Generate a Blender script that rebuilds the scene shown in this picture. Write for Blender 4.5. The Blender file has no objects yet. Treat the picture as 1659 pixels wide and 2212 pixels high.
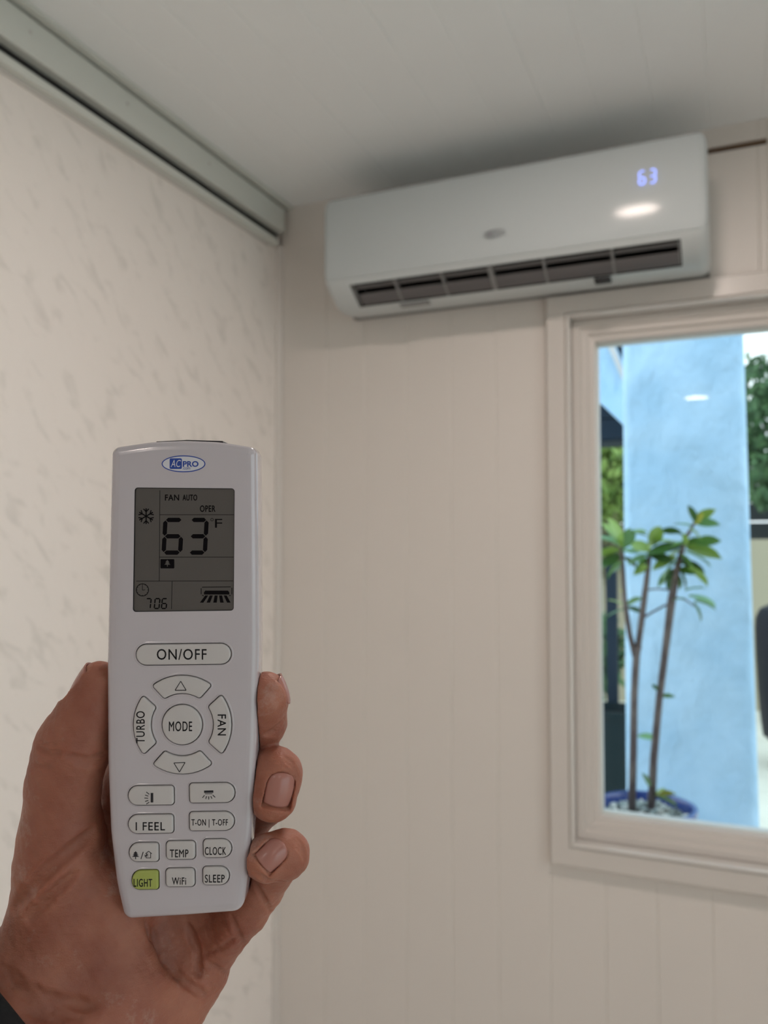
import bpy, bmesh, math, random
import numpy as np
from mathutils import Vector, Matrix, Euler

# ------------------------------------------------------------------ camera, world, exposure
S = bpy.context.scene
COL = S.collection
random.seed(7)
F = 1750.0
YAW, PIT, H = math.radians(23.1), math.radians(2.42), 1.5
cam_d = bpy.data.cameras.new('camera')
cam = bpy.data.objects.new('camera', cam_d)
COL.objects.link(cam)
cam.location = (0, 0, H)
cam.rotation_euler = (math.radians(90) + PIT, 0, YAW)
cam_d.sensor_fit = 'VERTICAL'
cam_d.sensor_height = 36
cam_d.lens = 36 * F / 2212
cam_d.clip_start = 0.01
cam_d.dof.use_dof = True
cam_d.dof.focus_distance = 0.264
cam_d.dof.aperture_fstop = 15.0
S.camera = cam
S.view_settings.view_transform = 'Standard'
S.view_settings.look = 'None'
S.view_settings.gamma = 1
S.view_settings.use_curve_mapping = False
S.view_settings.exposure = 0.0
S.cycles.use_denoising = True
S.cycles.max_bounces = 10
S.cycles.diffuse_bounces = 6
S.cycles.transparent_max_bounces = 12
S.cycles.sample_clamp_indirect = 6

W = bpy.data.worlds.new('overcast_sky')
S.world = W
W.use_nodes = True
wn = W.node_tree
bg = wn.nodes['Background']
tc = wn.nodes.new('ShaderNodeTexCoord')
sp = wn.nodes.new('ShaderNodeSeparateXYZ')
wr = wn.nodes.new('ShaderNodeValToRGB')
wn.links.new(tc.outputs['Generated'], sp.inputs[0])
wn.links.new(sp.outputs['Z'], wr.inputs[0])
wn.links.new(wr.outputs[0], bg.inputs[0])
wr.color_ramp.elements[0].position = 0.0
wr.color_ramp.elements[0].color = (0.86, 0.95, 1.0, 1)
wr.color_ramp.elements[1].position = 0.9
wr.color_ramp.elements[1].color = (0.68, 0.86, 1.0, 1)
bg.inputs[1].default_value = 2.0

LAMP_STRENGTH = 122.0
LAMP_COLOR = (1.0, 0.85, 0.77)

# ------------------------------------------------------------------ helpers
_f = Vector((-math.sin(YAW) * math.cos(PIT), math.cos(YAW) * math.cos(PIT), math.sin(PIT)))
_r = Vector((math.cos(YAW), math.sin(YAW), 0))
_u = _r.cross(_f)
C0 = Vector((0, 0, H))


def at(U, V, Y):
    """point of the place seen at photo pixel (U, V) at room depth Y"""
    d = _f + _r * ((U - 829.5) / F) - _u * ((V - 1106) / F)
    return C0 + d * (Y / d.y)


def on_ground(U, V, z=0.0):
    d = _f + _r * ((U - 829.5) / F) - _u * ((V - 1106) / F)
    return C0 + d * ((z - H) / d.z)


def link(o, parent=None):
    COL.objects.link(o)
    if parent is not None:
        o.parent = parent
    return o


def tag(o, label=None, cat=None, group=None, kind=None):
    if label: o['label'] = label
    if cat: o['category'] = cat
    if group: o['group'] = group
    if kind: o['kind'] = kind
    return o


def empty(name, loc=(0, 0, 0), rot=None, **k):
    o = bpy.data.objects.new(name, None)
    o.location = loc
    if rot is not None:
        o.rotation_euler = rot
    o.empty_display_size = 0.05
    link(o)
    return tag(o, **k)


def mobj(name, verts, faces, mat, parent=None, smooth=False, auto=None):
    me = bpy.data.meshes.new(name)
    me.from_pydata([tuple(v) for v in verts], [], [tuple(f) for f in faces])
    me.update()
    bm = bmesh.new(); bm.from_mesh(me)
    bmesh.ops.recalc_face_normals(bm, faces=bm.faces)
    bm.to_mesh(me); bm.free()
    if mat: me.materials.append(mat)
    if smooth:
        me.polygons.foreach_set('use_smooth', [True] * len(me.polygons))
        for pl_ in me.polygons:
            if pl_.loop_total > 9: pl_.use_smooth = False
        if auto is not None:
            me.set_sharp_from_angle(angle=math.radians(auto))
    o = bpy.data.objects.new(name, me)
    return link(o, parent)


class MB:
    """collects simple solids and links them as one mesh"""
    def __init__(s): s.v = []; s.f = []

    def add(s, v, f):
        n = len(s.v); s.v += [tuple(p) for p in v]; s.f += [tuple(i + n for i in q) for q in f]; return s

    def box(s, a, b, M=None):
        (x0, y0, z0), (x1, y1, z1) = a, b
        v = [Vector(p) for p in ((x0, y0, z0), (x1, y0, z0), (x1, y1, z0), (x0, y1, z0), (x0, y0, z1), (x1, y0, z1), (x1, y1, z1), (x0, y1, z1))]
        if M is not None: v = [M @ p for p in v]
        return s.add(v, [(3, 2, 1, 0), (4, 5, 6, 7), (0, 1, 5, 4), (1, 2, 6, 5), (2, 3, 7, 6), (3, 0, 4, 7)])

    def prism(s, prof, fn, t0, t1):
        """prof: 2-D closed profile, fn(p, t) -> 3-D point"""
        n = len(prof)
        v = [fn(p, t0) for p in prof] + [fn(p, t1) for p in prof]
        f = [(i, (i + 1) % n, n + (i + 1) % n, n + i) for i in range(n)]
        return s.add(v, f + [tuple(range(n))[::-1], tuple(range(n, 2 * n))])

    def tube(s, pts, rad, seg=10):
        pts = [Vector(p) for p in pts]
        vs = []
        prev = None
        for i, p in enumerate(pts):
            d = (pts[min(i + 1, len(pts) - 1)] - pts[max(i - 1, 0)]).normalized()
            a = prev if prev is not None else (Vector((1, 0, 0)) if abs(d.x) < .8 else Vector((0, 1, 0)))
            a = (a - d * a.dot(d)).normalized(); prev = a
            b = d.cross(a)
            r = rad[i] if hasattr(rad, '__len__') else rad
            vs += [p + (a * math.cos(2 * math.pi * k / seg) + b * math.sin(2 * math.pi * k / seg)) * r for k in range(seg)]
        f = []
        for i in range(len(pts) - 1):
            for k in range(seg):
                f.append((i * seg + k, i * seg + (k + 1) % seg, (i + 1) * seg + (k + 1) % seg, (i + 1) * seg + k))
        f += [tuple(range(seg))[::-1], tuple(range((len(pts) - 1) * seg, len(pts) * seg))]
        return s.add(vs, f)

    def lathe(s, prof, c=(0, 0, 0), seg=32):
        """prof: (radius, z) list"""
        n = len(prof)
        v = []
        for k in range(seg):
            a = 2 * math.pi * k / seg
            v += [(c[0] + r * math.cos(a), c[1] + r * math.sin(a), c[2] + z) for r, z in prof]
        f = []
        for k in range(seg):
            for i in range(n - 1):
                f.append((k * n + i, ((k + 1) % seg) * n + i, ((k + 1) % seg) * n + i + 1, k * n + i + 1))
        return s.add(v, f)

    def build(s, name, mat, parent=None, smooth=False, auto=None):
        return mobj(name, s.v, s.f, mat, parent, smooth, auto)


def bevel(o, w, seg=2, ang=40):
    m = o.modifiers.new('bevel', 'BEVEL'); m.width = w; m.segments = seg
    m.limit_method = 'ANGLE'; m.angle_limit = math.radians(ang)
    o.data.polygons.foreach_set('use_smooth', [True] * len(o.data.polygons))
    o.data.set_sharp_from_angle(angle=math.radians(50))
    return o


# ------------------------------------------------------------------ materials
def mat(name, col, rough=0.5, **k):
    m = bpy.data.materials.new(name)
    m.use_nodes = True
    b = m.node_tree.nodes['Principled BSDF']
    b.inputs['Base Color'].default_value = (*col, 1)
    b.inputs['Roughness'].default_value = rough
    for kk, v in k.items():
        b.inputs[kk.replace('_', ' ')].default_value = v
    return m


def nodes(m):
    nt = m.node_tree
    return nt, nt.nodes['Principled BSDF']


def add_noise_color(m, c0, c1, scale, lo=.4, hi=.6, detail=4, stretch=(1, 1, 1), coord='Object', rough=.55, distortion=0):
    nt, b = nodes(m)
    t = nt.nodes.new('ShaderNodeTexCoord')
    mp = nt.nodes.new('ShaderNodeMapping'); mp.inputs['Scale'].default_value = stretch
    n = nt.nodes.new('ShaderNodeTexNoise'); n.inputs['Scale'].default_value = scale; n.inputs['Detail'].default_value = detail
    n.inputs['Roughness'].default_value = rough; n.inputs['Distortion'].default_value = distortion
    r = nt.nodes.new('ShaderNodeValToRGB')
    r.color_ramp.elements[0].position = lo; r.color_ramp.elements[0].color = (*c0, 1)
    r.color_ramp.elements[1].position = hi; r.color_ramp.elements[1].color = (*c1, 1)
    nt.links.new(t.outputs[coord], mp.inputs[0]); nt.links.new(mp.outputs[0], n.inputs['Vector'])
    nt.links.new(n.outputs[0], r.inputs[0]); nt.links.new(r.outputs[0], b.inputs['Base Color'])
    return n, r, mp


def add_bump(m, scale, dist, strength=1, detail=3, stretch=(1, 1, 1), coord='Object', rot=(0, 0, 0), chain=None, lo=None, hi=None):
    nt, b = nodes(m)
    t = nt.nodes.new('ShaderNodeTexCoord')
    mp = nt.nodes.new('ShaderNodeMapping'); mp.inputs['Scale'].default_value = stretch; mp.inputs['Rotation'].default_value = rot
    n = nt.nodes.new('ShaderNodeTexNoise'); n.inputs['Scale'].default_value = scale; n.inputs['Detail'].default_value = detail
    bp = nt.nodes.new('ShaderNodeBump'); bp.inputs['Distance'].default_value = dist; bp.inputs['Strength'].default_value = strength
    nt.links.new(t.outputs[coord], mp.inputs[0]); nt.links.new(mp.outputs[0], n.inputs['Vector'])
    src = n.outputs[0]
    if lo is not None:
        mr = nt.nodes.new('ShaderNodeMapRange'); mr.inputs[1].default_value = lo; mr.inputs[2].default_value = hi
        nt.links.new(src, mr.inputs[0]); src = mr.outputs[0]
    nt.links.new(src, bp.inputs['Height'])
    if chain is not None: nt.links.new(chain.outputs[0], bp.inputs['Normal'])
    nt.links.new(bp.outputs[0], b.inputs['Normal'])
    return bp


M = {}
M['board'] = mat('painted_board', (.70, .655, .615), .42)
add_bump(M['board'], 30, .0006, .5, stretch=(1, 1, .08))
M['ceil'] = mat('painted_ceiling_board', (.86, .88, .89), .5)
add_bump(M['ceil'], 30, .0006, .5, stretch=(1, .08, 1))
M['trim'] = mat('gloss_trim_paint', (.64, .60, .565), .28)
M['bead'] = mat('bead_gloss_paint', (.66, .63, .60), .25, Coat_Weight=1.0, Coat_Roughness=.1)
M['joint'] = mat('joint_shadow_paint', (.62, .59, .56), .7)
M['header'] = mat('header_paint', (.66, .68, .64), .4)
M['plaster'] = mat('skip_trowel_plaster', (.74, .70, .655), .6)
_n, _r_, _mp = add_noise_color(M['plaster'], (.735, .695, .655), (.84, .79, .75), 19, .33, .46, 5, (1, .6, 1.35), distortion=.5)
_mp.vector_type = 'TEXTURE'; _mp.inputs['Rotation'].default_value = (.75, 0, 0)
_b = add_bump(M['plaster'], 12, .007, .5, 4)
add_bump(M['plaster'], 55, .0018, .5, 2, chain=_b)
M['floor'] = mat('floor_concrete', (.42, .37, .33), .6)
add_noise_color(M['floor'], (.66, .62, .57), (.74, .70, .65), 3)
M['acwhite'] = mat('ac_plastic', (.52, .555, .56), .3)
M['acpanel'] = mat('ac_panel_plastic', (.51, .55, .56), .12, Specular_IOR_Level=.13)
M['acgrey'] = mat('ac_vane_plastic', (.115, .108, .11), .5)
M['acrib'] = mat('ac_rib_plastic', (.22, .22, .22), .5)
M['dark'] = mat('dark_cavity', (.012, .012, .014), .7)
M['led'] = mat('led_digits', (.2, .3, .9), .4, Emission_Strength=1.1)
M['led'].node_tree.nodes['Principled BSDF'].inputs['Emission Color'].default_value = (.36, .45, 1, 1)
M['greyink'] = mat('grey_logo_ink', (.28, .29, .31), .4)
M['wood'] = mat('bare_wood', (.13, .075, .04), .7)
add_noise_color(M['wood'], (.09, .05, .03), (.17, .10, .055), 20, stretch=(.2, 1, 3))
M['remote'] = mat('remote_shell_plastic', (.50, .46, .495), .16, Coat_Weight=.5, Coat_Roughness=.03)
M['rubber'] = mat('remote_button_rubber', (.53, .50, .50), .38)
add_bump(M['rubber'], 3, .00003, .5)
M['green_rubber'] = mat('remote_green_button_rubber', (.36, .41, .10), .4)
M['gap'] = mat('remote_well_shade', (.012, .011, .02), .6)
M['ink'] = mat('black_ink', (.012, .012, .018), .5)
M['blue'] = mat('logo_blue_ink', (.012, .05, .30), .35)
M['white_ink'] = mat('logo_white_ink', (.6, .6, .65), .4)
M['lcd'] = mat('lcd_glass', (.078, .070, .066), .12)
M['lcd_ink'] = mat('lcd_segment', (.006, .005, .006), .9, Specular_IOR_Level=.05)
M['lcd_edge'] = mat('lcd_bezel', (.01, .01, .012), .3)
M['nail'] = mat('fingernail', (.38, .165, .135), .25, Subsurface_Weight=.2)
M['nail'].node_tree.nodes['Principled BSDF'].inputs['Subsurface Radius'].default_value = (.003, .0012, .0008)
M['sleeve'] = mat('black_knit', (.006, .006, .007), .9)
add_bump(M['sleeve'], 1.2, .0004, .8)
M['stucco'] = mat('sky_tinted_stucco', (.44, .66, .88), .6)  # blue of the daylight is put into the stucco's own colour
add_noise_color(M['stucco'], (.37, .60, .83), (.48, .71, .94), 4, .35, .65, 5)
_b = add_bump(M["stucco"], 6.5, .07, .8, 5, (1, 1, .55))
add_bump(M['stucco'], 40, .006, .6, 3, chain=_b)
M['navy'] = mat('dark_navy', (.009, .022, .040), .6, Specular_IOR_Level=.2)  # holds the shade of the eave in its colour; also the post
M['cream'] = mat('cream_render', (.40, .36, .26), .8)
M['patio'] = mat('patio_concrete', (.74, .71, .60), .7)
add_noise_color(M['patio'], (.68, .65, .55), (.78, .75, .64), 3)
M['bluepot'] = mat('cobalt_glazed_ceramic', (.02, .055, .26), .12, Coat_Weight=.5)
M['tealpot'] = mat('dark_teal_plastic', (.004, .016, .021), .4, Specular_IOR_Level=.2)
M['charcoal'] = mat('charcoal_cover', (.005, .008, .016), .6, Specular_IOR_Level=.25)
add_bump(M['charcoal'], 12, .01, .5)
M['bark'] = mat('grey_brown_bark', (.11, .085, .085), .75)
add_noise_color(M['bark'], (.075, .055, .06), (.16, .13, .125), 60, stretch=(1, 1, .3))
M['pebble'] = mat('grey_pebbles', (.28, .34, .34), .5)
M['pebble_light'] = mat('white_pebbles', (.6, .62, .6), .5)
M['soil'] = mat('dark_soil', (.05, .05, .05), .9)
for nm, c in (('leaf_dark', (.035, .115, .022)), ('leaf_mid', (.085, .23, .035)), ('leaf_light', (.24, .40, .07)), ('leaf_yellow', (.50, .50, .06)), ('leaf_pale', (.16, .36, .15))):
    M[nm] = mat(nm, c, .35)
for nm, c0, c1 in (('foliage_green', (.025, .085, .03), (.11, .22, .09)), ('foliage_bright', (.10, .20, .03), (.26, .36, .08)), ('foliage_dry', (.12, .13, .06), (.26, .24, .12))):
    M[nm] = mat(nm, c0, .6)
    add_noise_color(M[nm], c0, c1, 9, .35, .65)
M['lamp_lens'] = mat('lamp_lens', (.9, .85, .8), .5, Emission_Strength=LAMP_STRENGTH)
M['lamp_lens'].node_tree.nodes['Principled BSDF'].inputs['Emission Color'].default_value = (*LAMP_COLOR, 1)
M['lamp_lens_dim'] = mat('lamp_lens_dim', (.9, .85, .8), .5, Emission_Strength=LAMP_STRENGTH * .5)
M['lamp_lens_dim'].node_tree.nodes['Principled BSDF'].inputs['Emission Color'].default_value = (*LAMP_COLOR, 1)
M['lamp_trim'] = mat('lamp_trim', (.8, .8, .78), .4)
M['asphalt'] = mat('grey_fence_paint', (.03, .04, .045), .7)

g = bpy.data.materials.new('window_glass'); g.use_nodes = True
nt = g.node_tree; nt.nodes.clear()
o_ = nt.nodes.new('ShaderNodeOutputMaterial'); mx = nt.nodes.new('ShaderNodeMixShader')
tr = nt.nodes.new('ShaderNodeBsdfTransparent'); gl = nt.nodes.new('ShaderNodeBsdfGlossy'); fr = nt.nodes.new('ShaderNodeFresnel')
tr.inputs[0].default_value = (.97, .99, .98, 1); gl.inputs['Roughness'].default_value = .01; fr.inputs[0].default_value = 1.22
nt.links.new(fr.outputs[0], mx.inputs[0]); nt.links.new(tr.outputs[0], mx.inputs[1]); nt.links.new(gl.outputs[0], mx.inputs[2]); nt.links.new(mx.outputs[0], o_.inputs[0])
M['glass'] = g

# skin
sk = mat('skin', (.40, .19, .125), .5, Subsurface_Weight=.35, Subsurface_Scale=1.0)
M['skin'] = sk
nt, b = nodes(sk)
b.inputs['Subsurface Radius'].default_value = (.0045, .0016, .0008)
b.inputs['Specular IOR Level'].default_value = .35
n, r, mp = add_noise_color(sk, (.245, .078, .050), (.38, .155, .10), .045, .3, .7, 6)
# dry chalky dust patches
n2 = nt.nodes.new('ShaderNodeTexNoise'); n2.inputs['Scale'].default_value = .16; n2.inputs['Detail'].default_value = 8; n2.inputs['Roughness'].default_value = .72
n3 = nt.nodes.new('ShaderNodeTexNoise'); n3.inputs['Scale'].default_value = .05
t3 = nt.nodes.new('ShaderNodeTexCoord')
nt.links.new(t3.outputs['Object'], n2.inputs['Vector']); nt.links.new(t3.outputs['Object'], n3.inputs['Vector'])
ma = nt.nodes.new('ShaderNodeMath'); ma.operation = 'ADD'
nt.links.new(n2.outputs[0], ma.inputs[0]); nt.links.new(n3.outputs[0], ma.inputs[1])
mr = nt.nodes.new('ShaderNodeMapRange'); mr.inputs[1].default_value = 1.13; mr.inputs[2].default_value = 1.36; mr.inputs[4].default_value = .42
nt.links.new(ma.outputs[0], mr.inputs[0])
mix = nt.nodes.new('ShaderNodeMix'); mix.data_type = 'RGBA'
nt.links.new(mr.outputs[0], mix.inputs[0]); nt.links.new(r.outputs[0], mix.inputs[6]); mix.inputs[7].default_value = (.52, .40, .36, 1)
nt.links.new(mix.outputs[2], b.inputs['Base Color'])
_b = add_bump(sk, 2.2, .00018, .7, 3)
add_bump(sk, .42, .0007, .55, 5, stretch=(.6, 1.5, 1), chain=_b)

# ------------------------------------------------------------------ room shell
XL, XR, YB, YF, ZC = -1.10, 2.2, 1.86, -2.6, 2.405
WX0, WX1, WZ0, WZ1 = -.335, .665, .837, 2.025        # rough opening behind the casing

fl = MB().box((XL - .1, YF - .1, -.08), (XR + .1, YB + .15, 0)).build('floor', M['floor']); tag(fl, kind='structure')
wl = MB().box((XL - .12, YF - .1, 0), (XL, YB + .15, 2.6)).build('wall_left', M['plaster']); tag(wl, kind='structure')
DY0, DY1, DZ = -1.7, .75, 2.12               # wide glazed opening in the right wall
wr_ = MB().box((XR, YF - .1, 0), (XR + .12, DY0, 2.6)).box((XR, DY1, 0), (XR + .12, YB + .15, 2.6)).box((XR, DY0, DZ), (XR + .12, DY1, 2.6)).build('wall_right', M['plaster']); tag(wr_, kind='structure')
wb = MB()
y0, y1 = YB + .012, YB + .13
wb.box((XL, y0, 0), (WX0, y1, 2.6)).box((WX1, y0, 0), (XR, y1, 2.6)).box((WX0, y0, 0), (WX1, y1, WZ0)).box((WX0, y0, WZ1), (WX1, y1, 2.6))
wb = wb.build('wall_back', M['joint']); tag(wb, kind='structure')
ce = MB().box((XL, YF, ZC + .012), (XR, YB + .012, ZC + .1)).build('ceiling', M['joint']); tag(ce, kind='structure')
rw = MB().box((XL, YF - .12, 0), (XR, YF, 2.6)).build('wall_rear', M['plaster'])
tag(rw, kind='structure')


def plank_z(x0, x1, z0, z1, parent):          # vertical wall board, eased edges
    e = .0016; q = .00005
    prof = [(x0 + q, YB + .012), (x0 + q, YB + e), (x0 + q + e * 1.6, YB), (x1 - q - e * 1.6, YB), (x1 - q, YB + e), (x1 - q, YB + .012)]
    return MB().prism(prof, lambda p, t: (p[0], p[1], t), z0, z1).build('plank', M['board'], parent)


seams = [-1.09, -.955, -.846, -.733, -.617, -.505, -.385, -.264, -.156, -.046, .068, .180, .292, .404, .516, .628, .74]
while seams[-1] < XR - .12: seams.append(seams[-1] + .112)
seams.append(XR)
for a, c in zip(seams[:-1], seams[1:]):
    if c <= WX0 + .03 or a >= WX1 - .03:
        plank_z(a, c, 0, ZC, wb)
    else:
        plank_z(a, c, 0, WZ0 - .005 if a > WX0 else WZ0 - .02, wb)
        top = WZ1 + .01
        if a == -.046:
            plank_z(a, c, top, 2.349, wb); plank_z(a, c, 2.363, ZC, wb)
        elif a == .068:
            plank_z(a, .087, top, 2.349, wb); plank_z(a, .087, 2.363, ZC, wb); plank_z(.0862, c, top, ZC, wb)
        elif a < WX0:
            plank_z(a, c, WZ1 + .01, ZC, wb)
        else:
            plank_z(a, c, top, ZC, wb)
# piece of the board that passes beside the window casing
MB().box((-.385, YB + .004, 0), (WX0 - .01, YB + .012, ZC)).build('plank', M['board'], wb)
bt = MB().box((-.046, YB + .007, 2.34), (.0862, YB + .0119, 2.37)).build('batten', M['wood'], wb)
bt['label'] = 'bare brown wood showing in the slot'

cs = [-1.07 + i * .1035 for i in range(0)]
x = -.131
cseams = []
while x > XL: cseams.append(x); x -= .1035
cseams = [XL] + cseams[::-1]
if cseams[1] - cseams[0] < .03: cseams.pop(1)
x = -.0275
while x < XR - .03: cseams.append(x); x += .1035
cseams.append(XR)
for a, c in zip(cseams[:-1], cseams[1:]):
    e = .0013; q = .00005
    prof = [(a + q, ZC + .012), (a + q, ZC + e), (a + q + e * 1.6, ZC), (c - q - e * 1.6, ZC), (c - q, ZC + e), (c - q, ZC + .012)]
    MB().prism(prof, lambda p, t: (p[0], t, p[1]), YF, YB).build('plank', M['ceil'], ce)

# quarter-round in the room corner
n = 6
prof = [(0, 0)] + [(.016 * math.cos(k * math.pi / 2 / n), -.016 * math.sin(k * math.pi / 2 / n)) for k in range(n + 1)]
o = MB().prism(prof, lambda p, t: (XL + p[0], YB + p[1], t), 0, 2.30).build('trim_1', M['trim'], None, True, 40); tag(o, kind='structure')

# header track along the top of the left wall: fascia board, thin lower strip, dark strips painted as the shade in the gaps
hd = MB().box((XL, YF, 2.3275), (XL + .030, YB - .02, 2.3915)).build('trim_2', M['header']); tag(hd, kind='structure'); bevel(hd, .002)
MB().box((XL, YF, 2.3915), (XL + .020, YB - .012, 2.397)).build('gap_shade', M['dark'], hd)
MB().box((XL, YF, 2.312), (XL + .008, YB - .02, 2.3275)).build('gap_shade', M['dark'], hd)
o = MB().box((XL, YF, 2.292), (XL + .020, YB - .035, 2.3075)).build('lower_strip', M['header'], hd); bevel(o, .0015)
MB().box((XL, YF, 2.285), (XL + .004, YB - .06, 2.292)).build('gap_shade', M['joint'], hd)
MB().box((XL, YF, 2.397), (XL + .044, YB, 2.4046)).build('flange', M['header'], hd)
for yy in (.99, 1.23, 1.5, .6, .2):
    MB().lathe([(0, .0012), (.0028, .001), (.0035, 0)], seg=12).build('screw', M['joint'], hd).matrix_world = Matrix.Translation((XL + .0305, yy, 2.366)) @ Matrix.Rotation(math.pi / 2, 4, 'Y')

# ------------------------------------------------------------------ window
win = empty('window_1', (.165, YB, 1.43), kind='structure')


def W_(o):                                  # keep world coordinates under the empty
    o.matrix_parent_inverse = win.matrix_basis.inverted(); return o


def frame_ring(prof, x0, x1, z0, z1, name, m, smooth=False):
    """prof (inset towards the glass, y); mitred ring whose outer edge is x0..x1, z0..z1"""
    v = []; n = len(prof)
    for d, y in prof:
        v += [(x0 + d, y, z0 + d), (x1 - d, y, z0 + d), (x1 - d, y, z1 - d), (x0 + d, y, z1 - d)]
    f = []
    for i in range(n):
        j = (i + 1) % n
        for k in range(4):
            f.append((4 * i + k, 4 * i + (k + 1) % 4, 4 * j + (k + 1) % 4, 4 * j + k))
    return W_(mobj(name, v, f, m, win))


CX0, CX1, CZ0, CZ1 = -.381, .711, .790, 2.073
o = frame_ring([(0, YB + .004), (0, YB - .017), (.003, YB - .020), (.042, YB - .022), (.045, YB - .019), (.045, YB + .004)], CX0, CX1, CZ0, CZ1, 'casing', M['trim'])
o = frame_ring([(.045, YB + .05), (.045, YB - .018), (.0465, YB - .024), (.049, YB - .026), (.0525, YB - .024), (.0535, YB - .020), (.0535, YB + .05)], CX0, CX1, CZ0, CZ1, 'bead', M['bead'])
o = frame_ring([(.0535, YB + .09), (.0535, YB + .016), (.056, YB + .013), (.070, YB + .013), (.073, YB + .022), (.086, YB + .023), (.089, YB + .030), (.101, YB + .032), (.104, YB + .040), (.104, YB + .09)], CX0, CX1, CZ0, CZ1, 'window_frame', M['trim'])
o = frame_ring([(.102, YB + .05), (.1065, YB + .052), (.1065, YB + .058), (.102, YB + .06)], CX0, CX1, CZ0, CZ1, 'glazing_bead', M['header'])
GX0, GX1, GZ0, GZ1 = CX0 + .10, CX1 - .10, CZ0 + .10, CZ1 - .10
W_(MB().box((GX0, YB + .058, GZ0), (GX1, YB + .062, GZ1)).build('pane', M['glass'], win))

# glazed sliding door in the right wall
dr = empty('door_1', (XR, (DY0 + DY1) / 2, 0), kind='structure')
ym_ = (DY0 + DY1) / 2
mbd = MB()
for a, c in ((DY0, DY0 + .06), (ym_ - .03, ym_ + .03), (DY1 - .06, DY1)): mbd.box((XR + .02, a, 0), (XR + .08, c, DZ))
mbd.box((XR + .02, DY0, DZ - .06), (XR + .08, DY1, DZ)).box((XR + .02, DY0, 0), (XR + .08, DY1, .06))
o = mbd.build('door_frame', M['trim'], dr); o.matrix_parent_inverse = dr.matrix_basis.inverted()
for a, c in ((DY0 + .06, ym_ - .03), (ym_ + .03, DY1 - .06)):
    o = MB().box((XR + .05, a, .06), (XR + .054, c, DZ - .06)).build('pane', M['glass'], dr); o.matrix_parent_inverse = dr.matrix_basis.inverted()

# ------------------------------------------------------------------ ceiling downlights
for (lx, ly), lb in (((-.115, .97), 'round recessed ceiling downlight nearest the air conditioner'), ((-.17, -1.4), 'round recessed ceiling downlight behind the viewer, left row'),
                     ((1.25, .97), 'round recessed ceiling downlight to the right near the window'), ((1.25, -1.4), 'round recessed ceiling downlight behind the viewer, right row')):
    d = empty('downlight', (lx, ly, ZC), label=lb, cat='ceiling light', group='recessed downlights')
    MB().lathe([(.088, 0), (.088, -.004), (.078, -.006), (.072, -.003), (.072, 0)]).build('trim_ring', M['lamp_trim'], d, True)
    MB().lathe([(0, -.002), (.0715, -.002), (.0715, 0), (0, 0)]).build('lens', M['lamp_lens' if ly > 0 else 'lamp_lens_dim'], d)

# ------------------------------------------------------------------ air conditioner
AX0, AX1 = -.866, -.028
ac = empty('air_conditioner', (0, YB, 0), label='white wall-mounted air conditioner with lit 63 display above the window', cat='air conditioner')
prof = [(0, 2.082), (.03, 2.074), (.07, 2.066), (.10, 2.063), (.130, 2.068), (.188, 2.104), (.195, 2.118), (.198, 2.135), (.198, 2.292), (.194, 2.304), (.184, 2.311), (.172, 2.313), (0, 2.313)]
cy, cz = .08, 2.19
secs = []
R = .020
for t in (90, 75, 60, 45, 30, 15, 0):
    a = math.radians(t); secs.append((AX0 + R * (1 - math.sin(a)), R * (1 - math.cos(a))))
xs = secs + [(-.800, 0), (-.079, 0)] + [(AX0 + AX1 - a, b_) for a, b_ in secs[::-1]]
v = []; n = len(prof)
for x_, ins in xs:
    for d_, z_ in prof:
        kx = 1 - ins / .115
        dd = d_ if d_ < .001 else cy + (d_ - cy) * (1 - ins / .12 * .9)
        v.append((x_, -dd, cz + (z_ - cz) * (1 - ins / .12 * .9)))
f = []
hl = len(secs)
for i in range(len(xs) - 1):
    for j in range(n):
        k = (j + 1) % n
        if i == hl and j == 4: continue          # outlet opening
        f.append((i * n + j, i * n + k, (i + 1) * n + k, (i + 1) * n + j))
f += [tuple(range(n)), tuple(range((len(xs) - 1) * n, len(xs) * n))]
body = mobj('body', v, f, M['acwhite'], ac, True, 35)
# outlet cavity
hx0, hx1 = -.800, -.079
q = [(.130, 2.068), (.188, 2.104), (.150, 2.150), (.095, 2.112)]
v = [(hx0, -a, z) for a, z in q] + [(hx1, -a, z) for a, z in q]
cav = mobj('outlet_cavity', v, [(1, 2, 6, 5), (2, 3, 7, 6), (3, 0, 4, 7), (0, 1, 2, 3), (4, 5, 6, 7)], M['dark'], ac)
nx = Vector((0, -.53, -.85))
def vane(name, c, half, thick, x0, x1, ang, m):
    """slat around profile point c (d, z), half width along a direction turned by ang"""
    dx = (math.cos(ang), math.sin(ang))
    pr = []
    for s_ in (-1, -.6, 0, .6, 1): pr.append((c[0] + dx[0] * half * s_ - dx[1] * (-thick * (1 - s_ * s_) - .0006), c[1] + dx[1] * half * s_ + dx[0] * (-thick * (1 - s_ * s_) - .0006)))
    for s_ in (1, .6, 0, -.6, -1): pr.append((c[0] + dx[0] * half * s_, c[1] + dx[1] * half * s_ + .0008))
    return MB().prism(pr, lambda p, t: (t, -p[0], p[1]), x0, x1).build(name, m, ac, True, 40)
sl = math.atan2(.036, .058)
vane('louver', (.1455, 2.0800), .0165, .002, hx0 + .012, hx1 - .006, sl, M['acgrey'])
vane('louver', (.1735, 2.1005), .0045, .001, hx0 + .008, hx1 - .006, sl + .1, M['acgrey'])
for k, xx in enumerate((-.690, -.578, -.468, -.352, -.212)):
    th = .005 if k == 2 else .0022
    pr = [(.132, 2.0675), (.186, 2.1015), (.178, 2.114), (.124, 2.078)]
    MB().prism(pr, lambda p, t: (t, -p[0], p[1]), xx - th, xx + th).build('outlet_rib', M['acrib'], ac)
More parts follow.
